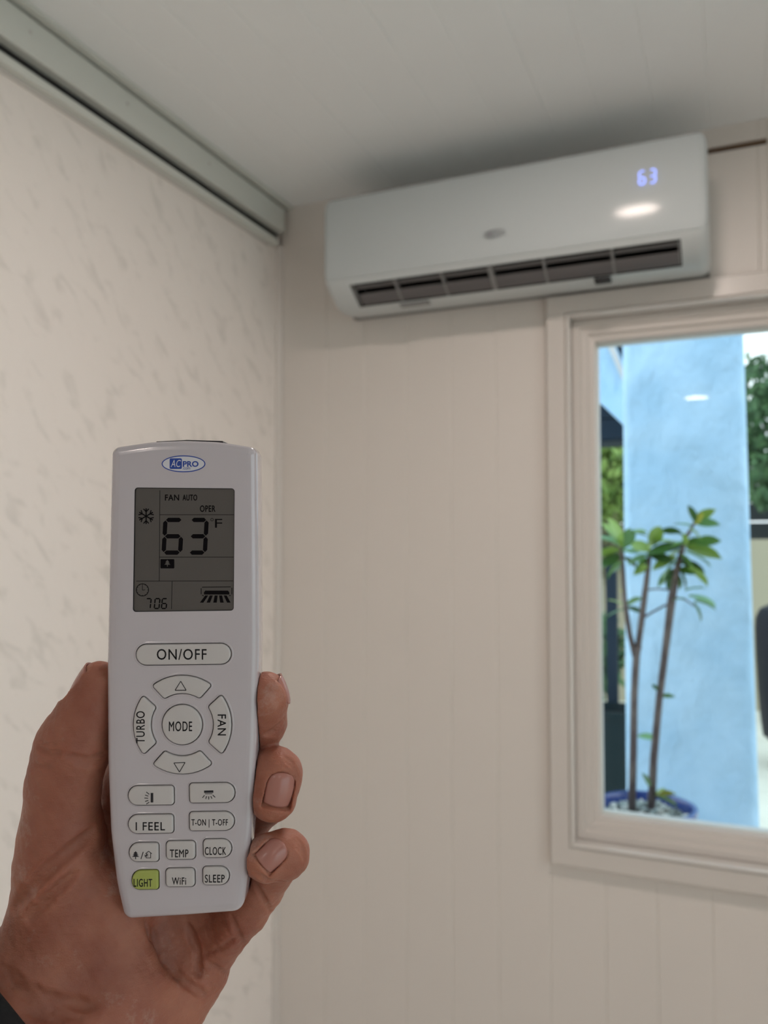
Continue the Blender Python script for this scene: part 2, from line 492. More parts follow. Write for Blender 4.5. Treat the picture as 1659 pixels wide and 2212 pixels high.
for s_ in (hx0 + .004, hx1 - .004):
    MB().prism([(.134, 2.0705), (.184, 2.1015), (.176, 2.112), (.126, 2.080)], lambda p, t: (t, -p[0], p[1]), s_ - .0015, s_ + .0015).build('outlet_end', M['acrib'], ac)
# front panel, a thin shell over the face
pp = [(.1945, 2.1165), (.1968, 2.1172), (.1992, 2.128), (.2003, 2.14), (.2010, 2.20), (.2003, 2.290), (.1965, 2.3050), (.1865, 2.3132), (.174, 2.3155), (.174, 2.3128), (.184, 2.3105), (.1935, 2.3035), (.1975, 2.29), (.1975, 2.135)]
v = []; n = len(pp)
RP = .020
ps = [(AX0 + .0005 + RP * (1 - math.sin(math.radians(t))), RP * (1 - math.cos(math.radians(t)))) for t in (8, 25, 40, 55, 70, 90)][::-1]
ps = sorted(ps)
pxs = ps + [(AX0 + AX1 - a, b_) for a, b_ in ps[::-1]]
for x_, ins in pxs:
    for d_, z_ in pp:
        v.append((x_, -(cy + (d_ - cy) * (1 - ins / .12 * .75)), cz + (z_ - cz) * (1 - ins / .12 * .85)))
f = []
for i in range(len(pxs) - 1):
    for j in range(n):
        k = (j + 1) % n
        f.append((i * n + j, i * n + k, (i + 1) * n + k, (i + 1) * n + j))
f += [tuple(range(n)), tuple(range((len(pxs) - 1) * n, len(pxs) * n))]
panel = mobj('front_panel', v, f, M['acpanel'], ac, True, 35)
MB().box((-.70, -.125, 2.0605), (-.63, -.108, 2.0665)).build('latch', M['acrib'], ac)
MB().box((-.255, -.128, 2.0600), (-.222, -.104, 2.0675)).build('latch', M['dark'], ac)
MB().box((-.87, -.020, 2.076), (-.03, -.001, 2.083)).build('mount_plate', M['acrib'], ac)


# ------------------------------------------------------------------ flat print helpers
def seg_digit(ch, x, y, w, h, t, slant=0.0):
    """seven-segment polygons in a 2-D frame with y up; x, y lower left"""
    on = {'0': 'abcdef', '3': 'abcdg', '6': 'acdefg', '7': 'abcf', '4': 'bcfg', '1': 'bc'}[ch]
    if ch == '7': on = 'abcf'
    g_ = t * .12; hw = t / 2
    def hs(cy_):
        a, c = x + hw + g_, x + w - hw - g_
        return [(a, cy_), (a + hw, cy_ + hw), (c - hw, cy_ + hw), (c, cy_), (c - hw, cy_ - hw), (a + hw, cy_ - hw)]
    def vs(cx_, a, c):
        a += g_; c -= g_
        return [(cx_, a), (cx_ + hw, a + hw), (cx_ + hw, c - hw), (cx_, c), (cx_ - hw, c - hw), (cx_ - hw, a + hw)]
    yb, ym, yt = y + hw, y + h / 2, y + h - hw
    D = {'a': hs(yt), 'g': hs(ym), 'd': hs(yb), 'f': vs(x + hw, ym, yt), 'b': vs(x + w - hw, ym, yt), 'e': vs(x + hw, yb, ym), 'c': vs(x + w - hw, yb, ym)}
    return [[(px + slant * (py - y), py) for px, py in D[s_]] for s_ in on]


def bar(a, c, t):
    ax, ay = a; bx, by = c
    d = math.hypot(bx - ax, by - ay) or 1
    nx_, ny_ = -(by - ay) / d * t / 2, (bx - ax) / d * t / 2
    return [(ax + nx_, ay + ny_), (bx + nx_, by + ny_), (bx - nx_, by - ny_), (ax - nx_, ay - ny_)]


def ring(cx, cy_, rx, ry, t, seg=40):
    out = []
    for k in range(seg):
        a, c = 2 * math.pi * k / seg, 2 * math.pi * (k + 1) / seg
        out.append([(cx + rx * math.cos(a), cy_ + ry * math.sin(a)), (cx + rx * math.cos(c), cy_ + ry * math.sin(c)),
                    (cx + (rx - t) * math.cos(c), cy_ + (ry - t) * math.sin(c)), (cx + (rx - t) * math.cos(a), cy_ + (ry - t) * math.sin(a))])
    return out


def print_obj(name, polys, z, mat_, parent, fn=None, th=0.02):
    """thin raised print: polygons (2-D) -> prisms of thickness th"""
    mb = MB()
    fn = fn or (lambda p, t: (p[0], p[1], t))
    for p in polys: mb.prism(p, fn, z, z + th)
    return mb.build(name, mat_, parent)


def text_polys(s, x0, y0, x1, y1, rot=0, bold=0.0, shear=0.0, space=1.0, dup=0.0):
    """lettering mesh fitted to a box; returns (verts2d, faces). rot in quarter turns ccw: box is given after turning"""
    cu = bpy.data.curves.new('t', 'FONT'); cu.body = s; cu.offset = bold; cu.shear = shear; cu.space_character = space
    cu.fill_mode = 'FRONT'; cu.resolution_u = 4
    o = bpy.data.objects.new('t', cu); COL.objects.link(o)
    dg = bpy.context.evaluated_depsgraph_get()
    me = bpy.data.meshes.new_from_object(o.evaluated_get(dg))
    vs = [(v_.co.x, v_.co.y) for v_ in me.vertices]; fs = [tuple(p.vertices) for p in me.polygons]
    bpy.data.objects.remove(o); bpy.data.curves.remove(cu); bpy.data.meshes.remove(me)
    xa, xb = min(a for a, _ in vs), max(a for a, _ in vs); ya, yb = min(b_ for _, b_ in vs), max(b_ for _, b_ in vs)
    out = []
    for a, b_ in vs:
        p, q_ = (a - xa) / (xb - xa), (b_ - ya) / (yb - ya)
        if rot == 1: p, q_ = 1 - q_, p
        elif rot == -1: p, q_ = q_, 1 - p
        out.append((x0 + p * (x1 - x0), y0 + q_ * (y1 - y0)))
    if dup:
        n_ = len(out); o0, f0 = list(out), list(fs)
        for dx, dy in ((dup, 0), (-dup, 0), (0, dup), (0, -dup)):
            k_ = len(out); out += [(a + dx, b_ + dy) for a, b_ in o0]; fs = fs + [tuple(i + k_ for i in f_) for f_ in f0]
    return out, fs


def text_obj(name, s, box, z, m, parent, fn=None, **k):
    vs, fs = text_polys(s, *box, **k)
    fn = fn or (lambda p, t: (p[0], p[1], t))
    o = mobj(name, [fn(p, z) for p in vs], fs, m, parent)
    return o


acfn = lambda p, t: (p[0], -t, p[1])
# lit digits on the panel
dg_ = seg_digit('6', -.156, 2.217, .0145, .030, .0036, .02) + seg_digit('3', -.136, 2.217, .0145, .030, .0036, .02)
o = print_obj('display_digits', dg_, .2043, M['led'], ac, acfn, .0004); o['label'] = 'glowing blue-white digits 63'
o = print_obj('logo', ring(-.450, 2.166, .024, .0085, .0014, 28) + [[(-.468, 2.160), (-.453, 2.160), (-.453, 2.172), (-.468, 2.172)]], .2040, M['greyink'], ac, acfn, .0004)
o['label'] = 'small grey oval logo'
text_obj('lettering', 'PRO', (-.451, 2.162, -.432, 2.170), .2046, M['greyink'], ac, acfn, bold=.02)

# ------------------------------------------------------------------ remote control
DR = .262                                    # its distance from the lens
sc = DR / F                                  # metres per photo pixel at that distance
Rc = C0 + (_f + _r * ((397 - 829.5) / F) - _u * ((1470 - 1106) / F)) * DR
RROT = Matrix((_r, _u, -_f)).transposed().to_euler()
remote = empty('remote_control', Rc, RROT, label='white handheld remote control showing 63°F, held in the hand', cat='remote control')
remote.scale = (.001, .001, .001)            # its parts are modelled in millimetres
PX = DR / F * 1000


def r2(U, V): return ((U - 397) * PX, (1470 - V) * PX)


def smooth_loop(pts, n=160):
    """closed Catmull-Rom through pts, resampled evenly"""
    P_ = [np.array(p, float) for p in pts]; m = len(P_); out = []
    for i in range(m):
        a, b_, c, d = P_[i - 1], P_[i], P_[(i + 1) % m], P_[(i + 2) % m]
        for t in np.linspace(0, 1, 16, endpoint=False):
            out.append(.5 * ((2 * b_) + (-a + c) * t + (2 * a - 5 * b_ + 4 * c - d) * t * t + (-a + 3 * b_ - 3 * c + d) * t ** 3))
    out = np.array(out)
    L = np.r_[0, np.cumsum(np.linalg.norm(np.roll(out, -1, 0) - out, axis=1))]
    o2 = np.vstack([out, out[:1]])
    t = np.linspace(0, L[-1], n, endpoint=False)
    return np.c_[np.interp(t, L, o2[:, 0]), np.interp(t, L, o2[:, 1])]


def rounded(pts, rad, k=6):
    """polygon corners rounded; rad per corner"""
    out = []; m = len(pts)
    for i in range(m):
        p = np.array(pts[i], float); a = np.array(pts[i - 1], float) - p; b_ = np.array(pts[(i + 1) % m], float) - p
        la, lb = np.linalg.norm(a), np.linalg.norm(b_)
        r_ = rad[i] if hasattr(rad, '__len__') else rad
        a /= la; b_ /= lb
        ang = math.acos(max(-1, min(1, a @ b_)))
        t = min(r_ / math.tan(ang / 2), la * .499, lb * .499); r_ = t * math.tan(ang / 2)
        if r_ < 1e-6: out.append(p); continue
        p0, p1 = p + a * t, p + b_ * t
        cdir = (a + b_); cdir /= np.linalg.norm(cdir); cc = p + cdir * (r_ / math.sin(ang / 2))
        a0 = math.atan2(*(p0 - cc)[::-1]); a1 = math.atan2(*(p1 - cc)[::-1])
        dlt = (a1 - a0 + math.pi) % (2 * math.pi) - math.pi
        for s_ in range(k + 1):
            out.append(cc + r_ * np.array([math.cos(a0 + dlt * s_ / k), math.sin(a0 + dlt * s_ / k)]))
    return np.array(out)


def area2(p): return .5 * sum(p[i][0] * p[(i + 1) % len(p)][1] - p[(i + 1) % len(p)][0] * p[i][1] for i in range(len(p)))


def offset(p, d):
    """move a ccw loop outward by d"""
    nx1 = np.roll(p, -1, 0) - p; nx1 = nx1 / (np.linalg.norm(nx1, axis=1)[:, None] + 1e-9)
    pv = np.roll(nx1, 1, 0)
    t = nx1 + pv; t /= (np.linalg.norm(t, axis=1)[:, None] + 1e-9)
    nrm = np.c_[t[:, 1], -t[:, 0]]
    return p + nrm * d


def ccw(p): return p if area2(p) > 0 else p[::-1].copy()


def loft(loops, cap0=True, cap1=True):
    """loops: list of (2-D loop, z)"""
    n = len(loops[0][0]); v = []; f = []
    for p, z in loops: v += [(a, b_, z) for a, b_ in p]
    for i in range(len(loops) - 1):
        for j in range(n):
            k = (j + 1) % n
            f.append((i * n + j, i * n + k, (i + 1) * n + k, (i + 1) * n + j))
    if cap0: f.append(tuple(range(n))[::-1])
    if cap1: f.append(tuple(range((len(loops) - 1) * n, len(loops) * n)))
    return v, f


# outline as a sharp-cornered loop plus a rounding radius (pixels) for every corner
corner = [(238.5, 966, 20), (325, 953.5, 300), (397, 950.5, 300), (470, 953.5, 300), (553, 966, 20), (555, 1200, 900), (556, 1400, 900), (552, 1600, 900), (545, 1750, 500), (533, 1900, 400), (523, 1973, 27),
          (400, 1982.5, 500), (266, 1990.5, 22), (248, 1910, 400), (235, 1800, 500), (229, 1650, 900), (228, 1440, 900), (233, 1200, 900)]


def outl(d):
    """remote outline moved inward by d millimetres"""
    p = np.array([r2(u_, v_) for u_, v_, _ in corner])
    rr_ = [c_[2] * PX for c_ in corner]
    if area2(p) < 0: p = p[::-1].copy(); rr_ = rr_[::-1]
    return rounded(offset_sharp(p, -d), [max(q_ - d, .25) for q_ in rr_], 7)


def offset_sharp(p, d):
    """exact mitre offset of a ccw polygon"""
    out = []; m = len(p)
    for i in range(m):
        a, b_, c = p[i - 1], p[i], p[(i + 1) % m]
        e1 = (b_ - a) / np.linalg.norm(b_ - a); e2 = (c - b_) / np.linalg.norm(c - b_)
        n1 = np.array([e1[1], -e1[0]]); n2 = np.array([e2[1], -e2[0]])
        out.append(b_ + (n1 + n2) / (1 + n1 @ n2) * d)
    return np.array(out)


OUT = outl(0)
ZB = -19.0
loops = [(outl(4.5), ZB), (outl(3), ZB + .4), (outl(1.6), ZB + 2), (outl(.4), ZB + 5), (OUT, ZB + 9), (OUT, -3.2), (outl(.05), -2.5)]
for a in (20, 40, 55, 68, 79): loops.append((outl(2.6 * (1 - math.cos(math.radians(a)))), -2.5 + 2.3 * math.sin(math.radians(a))))
loops += [(outl(2.75), -.12), (outl(3.2), 0.0)]
bv, bf = loft(loops)
shell = mobj('shell', bv, bf, M['remote'], remote)


def rect(u0, v0, u1, v1, rads=3):
    """corner order: TL TR BR BL"""
    p = ccw(rounded([r2(u0, v0), r2(u1, v0), r2(u1, v1), r2(u0, v1)], [q_ * PX for q_ in rads] if hasattr(rads, '__len__') else rads * PX))
    keep = np.linalg.norm(np.roll(p, -1, 0) - p, axis=1) > 1e-3 * 30
    return p[keep]


def tilt(p, deg):
    c = p.mean(0); a = math.radians(deg); R2 = np.array([[math.cos(a), -math.sin(a)], [math.sin(a), math.cos(a)]])
    return (p - c) @ R2.T + c


def arc(mid, r0, r1, half1, half0, cu=394, cv=1565):
    a_o = np.linspace(mid - half1, mid + half1, 13); a_i = np.linspace(mid + half0, mid - half0, 9)
    pts = [(cu + r1 * math.cos(math.radians(a)), cv - r1 * math.sin(math.radians(a))) for a in a_o] + [(cu + r0 * math.cos(math.radians(a)), cv - r0 * math.sin(math.radians(a))) for a in a_i]
    rads = [0] * len(pts); rads[0] = rads[12] = rads[13] = rads[-1] = 6
    return ccw(rounded([r2(*p) for p in pts], [q_ * PX for q_ in rads], 4))


BT = [  # key, contour, material
    ('onoff', tilt(rect(295, 1391, 499, 1435, 21.9), .7), 'rubber', 'white ON/OFF button'),
    ('mode', ccw(np.array([r2(394 + 43 * math.cos(a), 1565 - 43 * math.sin(a)) for a in np.linspace(0, 2 * math.pi, 48, endpoint=False)])), 'rubber', 'round white MODE button'),
    ('up', arc(90.5, 68, 106, 37, 34), 'rubber', 'curved button with a triangle pointing up'),
    ('turbo', arc(180.5, 68, 105, 37, 34), 'rubber', 'curved TURBO button'),
    ('down', arc(270.5, 68, 106, 37, 34), 'rubber', 'curved button with a triangle pointing down'),
    ('fan', arc(.5, 68, 106, 37, 34), 'rubber', 'curved FAN button'),
    ('swl', tilt(rect(278, 1697, 376, 1738, (20, 7, 7, 20)), .8), 'rubber', 'button with side swing icon'),
    ('swr', tilt(rect(410, 1691, 507, 1733, (7, 20, 20, 7)), .8), 'rubber', 'button with downward swing icon'),
    ('ifeel', tilt(rect(278, 1759, 375, 1799, (20, 7, 7, 20)), .8), 'rubber', 'I FEEL button'),
    ('ton', tilt(rect(410, 1753, 506, 1793, (7, 20, 20, 7)), .8), 'rubber', 'T-ON T-OFF button'),
    ('eco', tilt(rect(280, 1820, 343, 1860, (20, 6, 6, 18)), .8), 'rubber', 'button with tree and house icons'),
    ('temp', tilt(rect(360, 1816, 422, 1855, (8, 8, 8, 8)), .8), 'rubber', 'TEMP button'),
    ('clock', tilt(rect(440, 1812, 500, 1851, (8, 19, 19, 8)), .8), 'rubber', 'CLOCK button'),
    ('light', tilt(rect(286, 1879, 343, 1920, (20, 6, 6, 16)), .8), 'green_rubber', 'yellow-green LIGHT button'),
    ('wifi', tilt(rect(359, 1875, 421, 1914, (8, 8, 8, 8)), .8), 'rubber', 'WiFi button'),
    ('sleep', tilt(rect(439, 1871, 495, 1910, (8, 19, 19, 8)), .8), 'rubber', 'SLEEP button'),
]
LCD = ccw(rounded([r2(291, 1053), r2(507, 1055), r2(505, 1319), r2(287, 1322)], 7 * PX))
# cut the wells and the display recess out of the shell
cut = MB()
for key, cont, _, _ in BT:
    vv, ff = loft([(offset(cont, .24), -2.2), (offset(cont, .24), 1.5)]); cut.add(vv, ff)
vv, ff = loft([(LCD, -.55), (LCD, 1.5)]); cut.add(vv, ff)
cutter = cut.build('cutter', M['gap'])
shell.data.materials.append(M['gap'])
bmod = shell.modifiers.new('wells', 'BOOLEAN'); bmod.operation = 'DIFFERENCE'; bmod.solver = 'EXACT'; bmod.object = cutter
shell.parent = None
dg = bpy.context.evaluated_depsgraph_get()
nm = bpy.data.meshes.new_from_object(shell.evaluated_get(dg))
shell.modifiers.clear(); shell.data = nm; shell.data.name = 'shell'; shell.parent = remote
bpy.data.objects.remove(cutter)
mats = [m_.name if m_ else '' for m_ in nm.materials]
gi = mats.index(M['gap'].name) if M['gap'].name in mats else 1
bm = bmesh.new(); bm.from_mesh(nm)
for p in bm.faces:                          # wells coloured dark for the shade in the button gaps
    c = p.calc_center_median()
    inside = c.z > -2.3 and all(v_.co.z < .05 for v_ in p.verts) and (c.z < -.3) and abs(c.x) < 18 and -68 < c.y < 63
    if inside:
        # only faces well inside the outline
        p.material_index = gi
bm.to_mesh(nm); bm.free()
nm.polygons.foreach_set('use_smooth', [True] * len(nm.polygons)); nm.set_sharp_from_angle(angle=math.radians(33))

# soft raised rims around the wells
rim = MB()
for key, cont, _, _ in BT:
    big = key in ('onoff', 'mode', 'up', 'down', 'turbo', 'fan')
    w_ = .95 if big else .75
    vv, ff = loft([(offset(cont, w_), -.02), (offset(cont, w_ * .75), .10), (offset(cont, w_ * .5), .16), (offset(cont, .34), .10), (offset(cont, .25), -.15), (offset(cont, .25), -.4)], False, False)
    rim.add(vv, ff)
rim = rim.build('well_rims', M['remote'], remote, True)

B = {}
for key, cont, mm, lab in BT:
    h_ = .75
    vv, ff = loft([(cont, -2.0), (cont, h_ - .5), (offset(cont, -.1), h_ - .22), (offset(cont, -.32), h_ - .06), (offset(cont, -.7), h_)])
    o = mobj('button', vv, ff, M[mm], remote, True, 50); o['label'] = lab
    B[key] = o
ZT = .79


def T(s, key, u0, v0, u1, v1, **k):
    u0, u1, v0, v1 = u0 + 1.4, u1 + 1.2, v0 - .8, v1 - .9      # printed a little higher than the face of the shell
    a, c = r2(u0, v1), r2(u1, v0)
    return text_obj('lettering', s, (a[0], a[1], c[0], c[1]), ZT, M['ink'], B[key], **k)


T('ON/OFF', 'onoff', 339, 1402, 446, 1425, bold=0, space=1.12, dup=.035)
T('MODE', 'mode', 365, 1558, 415, 1579, bold=0, space=1.12, dup=.035)
T('TURBO', 'turbo', 294.5, 1536, 313, 1605, rot=1, bold=0, space=1.12, dup=.035)
T('FAN', 'fan', 470, 1543, 488, 1588, rot=-1, bold=0, space=1.12, dup=.035)
T('I FEEL', 'ifeel', 293.5, 1775, 356.5, 1792.5, bold=0, space=1.12, dup=.035)
T('T-ON | T-OFF', 'ton', 413.5, 1768.5, 492, 1786.5, bold=0, space=1.12, dup=.035)
T('TEMP', 'temp', 367, 1834, 407, 1850.5, bold=0, space=1.12, dup=.035)
T('CLOCK', 'clock', 442.5, 1828.5, 488, 1845.5, bold=0, space=1.12, dup=.035)
T('LIGHT', 'light', 289, 1897, 329, 1914, bold=0, space=1.12, dup=.035)
T('WiFi', 'wifi', 371.5, 1894, 402, 1909.5, bold=0, space=1.12, dup=.035)
T('SLEEP', 'sleep', 442.5, 1888, 485, 1905, bold=0, space=1.12, dup=.035)


def pp_(l): return [r2(*q_) for q_ in l]


def outline(pts, t):
    pts = pp_(pts); return [bar(pts[i], pts[(i + 1) % len(pts)], t * PX) for i in range(len(pts))]


def bars(lst, t): return [bar(r2(*a), r2(*c), t * PX) for a, c in lst]


print_obj('icon', outline([(391.7, 1470.5), (379.5, 1490), (403.5, 1490)], 1.7), ZT, M['ink'], B['up'])
print_obj('icon', outline([(389, 1666), (377, 1646.5), (401, 1645.5)], 1.7), ZT, M['ink'], B['down'])
print_obj('icon', bars([((329.8, 1711), (329.8, 1731.5))], 5.6) + bars([((324, 1714), (317.5, 1709)), ((322, 1718), (315, 1715.5)), ((321.5, 1722.5), (313.5, 1722)), ((322, 1727), (315, 1729.5)), ((324, 1731), (317.5, 1735))], 1.7), ZT, M['ink'], B['swl'])
print_obj('icon', bars([((442, 1708.5), (462, 1708))], 5) + bars([((444, 1713), (460, 1712.5))], 1.2) + bars([((443, 1716), (438.5, 1721.5)), ((447.5, 1718), (445.5, 1724)), ((452, 1718.5), (452, 1725)), ((456.5, 1718), (459, 1723.5)), ((460.5, 1715.5), (466, 1720.5))], 1.7), ZT, M['ink'], B['swr'])
def tree(cu, cv, s_):
    return [pp_([(cu, cv - 8 * s_), (cu + 5 * s_, cv - 3 * s_), (cu - 5 * s_, cv - 3 * s_)]), pp_([(cu, cv - 4.5 * s_), (cu + 6.5 * s_, cv + .7 * s_), (cu - 6.5 * s_, cv + .7 * s_)]),
            pp_([(cu, cv - 1 * s_), (cu + 8 * s_, cv + 4.2 * s_), (cu - 8 * s_, cv + 4.2 * s_)]), bar(r2(cu, cv + 3 * s_), r2(cu, cv + 9 * s_), 1.8 * s_ * PX)]
house = bars([((321, 1851), (327, 1851)), ((327, 1851), (327, 1840.5)), ((329.5, 1842), (322.5, 1836.5)), ((322.5, 1836.5), (316, 1842)), ((317.5, 1841), (317.5, 1843.5)), ((314, 1849), (321.5, 1842.5)), ((313.5, 1845), (322, 1847)), ((317, 1851.5), (318.5, 1841.5)), ((317.5, 1851), (321, 1851))], 1.4)
print_obj('icon', tree(294.5, 1844.5, 1.0) + bars([((306, 1853.5), (311, 1838))], 1.7) + house, ZT, M['ink'], B['eco'])

# display
screen = empty('screen'); screen.parent = remote
bpy.data.objects.remove(screen)
v_, f_ = loft([(offset(LCD, -.02), -.9), (offset(LCD, -.02), -.39)])
screen = mobj('screen', v_, f_, M['lcd_edge'], remote)
v_, f_ = loft([(offset(LCD, -.28), -.42), (offset(LCD, -.28), -.37)])
glass = mobj('screen_glass', v_, f_, M['lcd'], screen)
ZL = -.35
ln = bars([((344.8, 1059), (343.3, 1255)), ((345, 1112), (505, 1112)), ((344, 1203.5), (504, 1203.5)), ((293.7, 1255.5), (503.5, 1255)), ((371, 1256), (370, 1316))], 1.1)
print_obj('screen_lines', ln, ZL, M['lcd_ink'], screen, th=.02)
o = print_obj('screen_digits', [[(a, b_) for a, b_ in p] for p in seg_digit('6', *r2(348, 1198.5), 45 * PX, 80 * PX, 9.3 * PX, .055) + seg_digit('3', *r2(403.5, 1198.5), 43 * PX, 80 * PX, 9.3 * PX, .055)], ZL, M['lcd_ink'], screen, th=.02)
o['label'] = 'large digits 63'
d7 = seg_digit('7', *r2(312, 1316), 13 * PX, 24 * PX, 2.8 * PX, .1)[:3] + seg_digit('0', *r2(331, 1316), 13 * PX, 24 * PX, 2.8 * PX, .1) + seg_digit('6', *r2(346.5, 1316), 13 * PX, 24 * PX, 2.8 * PX, .1)
print_obj('clock_digits', d7, ZL, M['lcd_ink'], screen, th=.02)


def LT(s, u0, v0, u1, v1, **k):
    a, c = r2(u0, v1), r2(u1, v0)
    return text_obj('lettering', s, (a[0], a[1], c[0], c[1]), ZL + .02, M['lcd_ink'], screen, **k)


LT('FAN', 356, 1068.5, 386, 1081, bold=0, space=1.1, dup=.05); LT('AUTO', 394, 1068.5, 425.3, 1081, bold=0, space=1.1, dup=.05); LT('OPER', 431.6, 1092, 464.6, 1105.5, bold=0, space=1.1, dup=.05); LT('F', 464, 1121, 479.5, 1140, bold=.0)
snow = []
for k in range(6):
    a = math.radians(90 + 60 * k); c_ = (315, 1115)
    e_ = (c_[0] + 17 * math.cos(a), c_[1] - 17 * math.sin(a)); snow += bars([(c_, e_)], 2.6)
    b0 = (c_[0] + 9.5 * math.cos(a), c_[1] - 9.5 * math.sin(a))
    for s_ in (-1, 1):
        a2 = a + s_ * math.radians(42); snow += bars([(b0, (b0[0] + 8.5 * math.cos(a2), b0[1] - 8.5 * math.sin(a2)))], 2.3)
ic = snow + ring(*r2(457.5, 1122.5), 3.4 * PX, 3.4 * PX, 1.1 * PX, 16)
ic += ring(*r2(307, 1274.5), 14 * PX, 14 * PX, 1.6 * PX, 32) + bars([((307, 1264), (307, 1275)), ((307, 1275), (313, 1274))], 1.1)
for k in range(12):
    a = math.radians(30 * k); ic += bars([((307 + 11 * math.cos(a), 1274.5 + 11 * math.sin(a)), (307 + 13 * math.cos(a), 1274.5 + 13 * math.sin(a)))], 1.2)
ic += bars([((440, 1287.5), (436, 1286)), ((434, 1284), (434, 1271)), ((436, 1268.5), (498, 1268)), ((500.5, 1270), (500.5, 1284)), ((498, 1286.5), (494, 1287))], 1.5)
ic += [pp_([(440, 1280), (443, 1276), (492, 1276), (495, 1280), (495, 1284.5), (440, 1284.5)])]
for k, (a, c) in enumerate(((446, 435), (456, 449.5), (466.5, 464), (476, 479), (486, 494))):
    ic.append(pp_([(a - 3.2, 1286.5), (a + 3.2, 1286.5), (c + 3.8, 1302), (c - 3.8, 1302)]))
print_obj('screen_icons', ic, ZL, M['lcd_ink'], screen, th=.02)
print_obj('mode_icon', [[tuple(q_) for q_ in rect(346, 1208, 376, 1228, 2)]], ZL, M['lcd_ink'], screen, th=.02)
print_obj('tree_icon', tree(361, 1216.5, .85), ZL + .03, M['lcd'], screen, th=.02)

# badge
fr_ = lambda p, t: (p[0], p[1], t)
c0 = r2(396.5, 1002)
bd = print_obj('badge', [[(c0[0] + 46 * PX * math.cos(a), c0[1] + 17 * PX * math.sin(a)) for a in np.linspace(0, 2 * math.pi, 40, endpoint=False)]], .0, M['white_ink'], remote, th=.03)
bd['label'] = 'oval blue and white maker badge'
print_obj('badge_ring', ring(*c0, 47.3 * PX, 18.3 * PX, 2.2 * PX, 48), .0, M['blue'], bd, th=.06)
print_obj('badge_box', [[tuple(q_) for q_ in rect(366.5, 990, 393, 1013, 3)]], .03, M['blue'], bd, th=.03)
a, c = r2(369, 1009), r2(391, 993.5); text_obj('lettering', 'AC', (a[0], a[1], c[0], c[1]), .085, M['white_ink'], bd, shear=.25, bold=.0)
a, c = r2(395, 1008.6), r2(429, 996); text_obj('lettering', 'PRO', (a[0], a[1], c[0], c[1]), .085, M['blue'], bd, bold=.03)
a, c = r2(394.5, 1014.5), r2(411, 1009.6); text_obj('lettering', '.com', (a[0], a[1], c[0], c[1]), .085, M['blue'], bd)
# dark infrared window on the top edge
vv, ff = loft([(ccw(rounded([r2(330, 951), r2(397, 947.6), r2(475, 950), r2(478, 962), r2(322, 962)], 1.0 * PX)), -13), (ccw(rounded([r2(330, 951), r2(397, 947.6), r2(475, 950), r2(478, 962), r2(322, 962)], 1.0 * PX)), -4.5)])
mobj('infrared_window', vv, ff, M['ink'], remote)

# ------------------------------------------------------------------ hand (signed distance field -> one continuous skin)
def h3(U, V, z):
    k = (DR * 1000 - z) / F
    return np.array([(U - 829.5) * k - (397 - 829.5) * PX, -(V - 1106) * k + (1470 - 1106) * PX, z], np.float32)


VOX = .5
lo = np.array([-82, -138, -56], np.float32); hi = np.array([52, 16, 30], np.float32)
dim = np.ceil((hi - lo) / VOX).astype(int)
SD = np.full(dim, 40.0, np.float32)
ax = [lo[i] + VOX * np.arange(dim[i], dtype=np.float32) for i in range(3)]


def region(pmin, pmax):
    i0 = np.clip(((pmin - lo) / VOX).astype(int), 0, dim); i1 = np.clip(((pmax - lo) / VOX).astype(int) + 2, 0, dim)
    sl_ = tuple(slice(a, b_) for a, b_ in zip(i0, i1))
    X, Y, Z = np.meshgrid(ax[0][sl_[0]], ax[1][sl_[1]], ax[2][sl_[2]], indexing='ij', sparse=True)
    return sl_, X, Y, Z


def smin(a, b_, k):
    h_ = np.maximum(k - np.abs(a - b_), 0) / k
    return np.minimum(a, b_) - h_ * h_ * k * .25


def cone(a, ra, b_, rb, k=3, sub=False, flat=1.0):
    """tapered capsule between a and b; flat squashes depth"""
    a = np.array(a, np.float32); b_ = np.array(b_, np.float32)
    m = max(ra, rb) + k + 3
    sl_, X, Y, Z = region(np.minimum(a, b_) - m, np.maximum(a, b_) + m)
    d = b_ - a; L = float(d @ d) + 1e-6
    px, py, pz = X - a[0], Y - a[1], Z - a[2]
    t = np.clip((px * d[0] + py * d[1] + pz * d[2]) / L, 0, 1)
    dist = np.sqrt((px - t * d[0]) ** 2 + (py - t * d[1]) ** 2 + ((pz - t * d[2]) / flat) ** 2) - (ra + (rb - ra) * t)
    if sub: SD[sl_] = -smin(-SD[sl_], dist, k)
    else: SD[sl_] = smin(SD[sl_], dist, k)


def ball(c, r_, k=3, sub=False):
    """ellipsoid with radii r_"""
    c = np.array(c, np.float32); r_ = np.array(r_, np.float32)
    sl_, X, Y, Z = region(c - r_ - k - 2, c + r_ + k + 2)
    q_ = np.sqrt(((X - c[0]) / r_[0]) ** 2 + ((Y - c[1]) / r_[1]) ** 2 + ((Z - c[2]) / r_[2]) ** 2)
    dist = (q_ - 1) * float(r_.min())
    if sub: SD[sl_] = -smin(-SD[sl_], dist, k)
    else: SD[sl_] = smin(SD[sl_], dist, k)


def chain(pts, k=3):
    for (p, ra), (q_, rb) in zip(pts[:-1], pts[1:]): cone(h3(*p), ra, h3(*q_), rb, k)


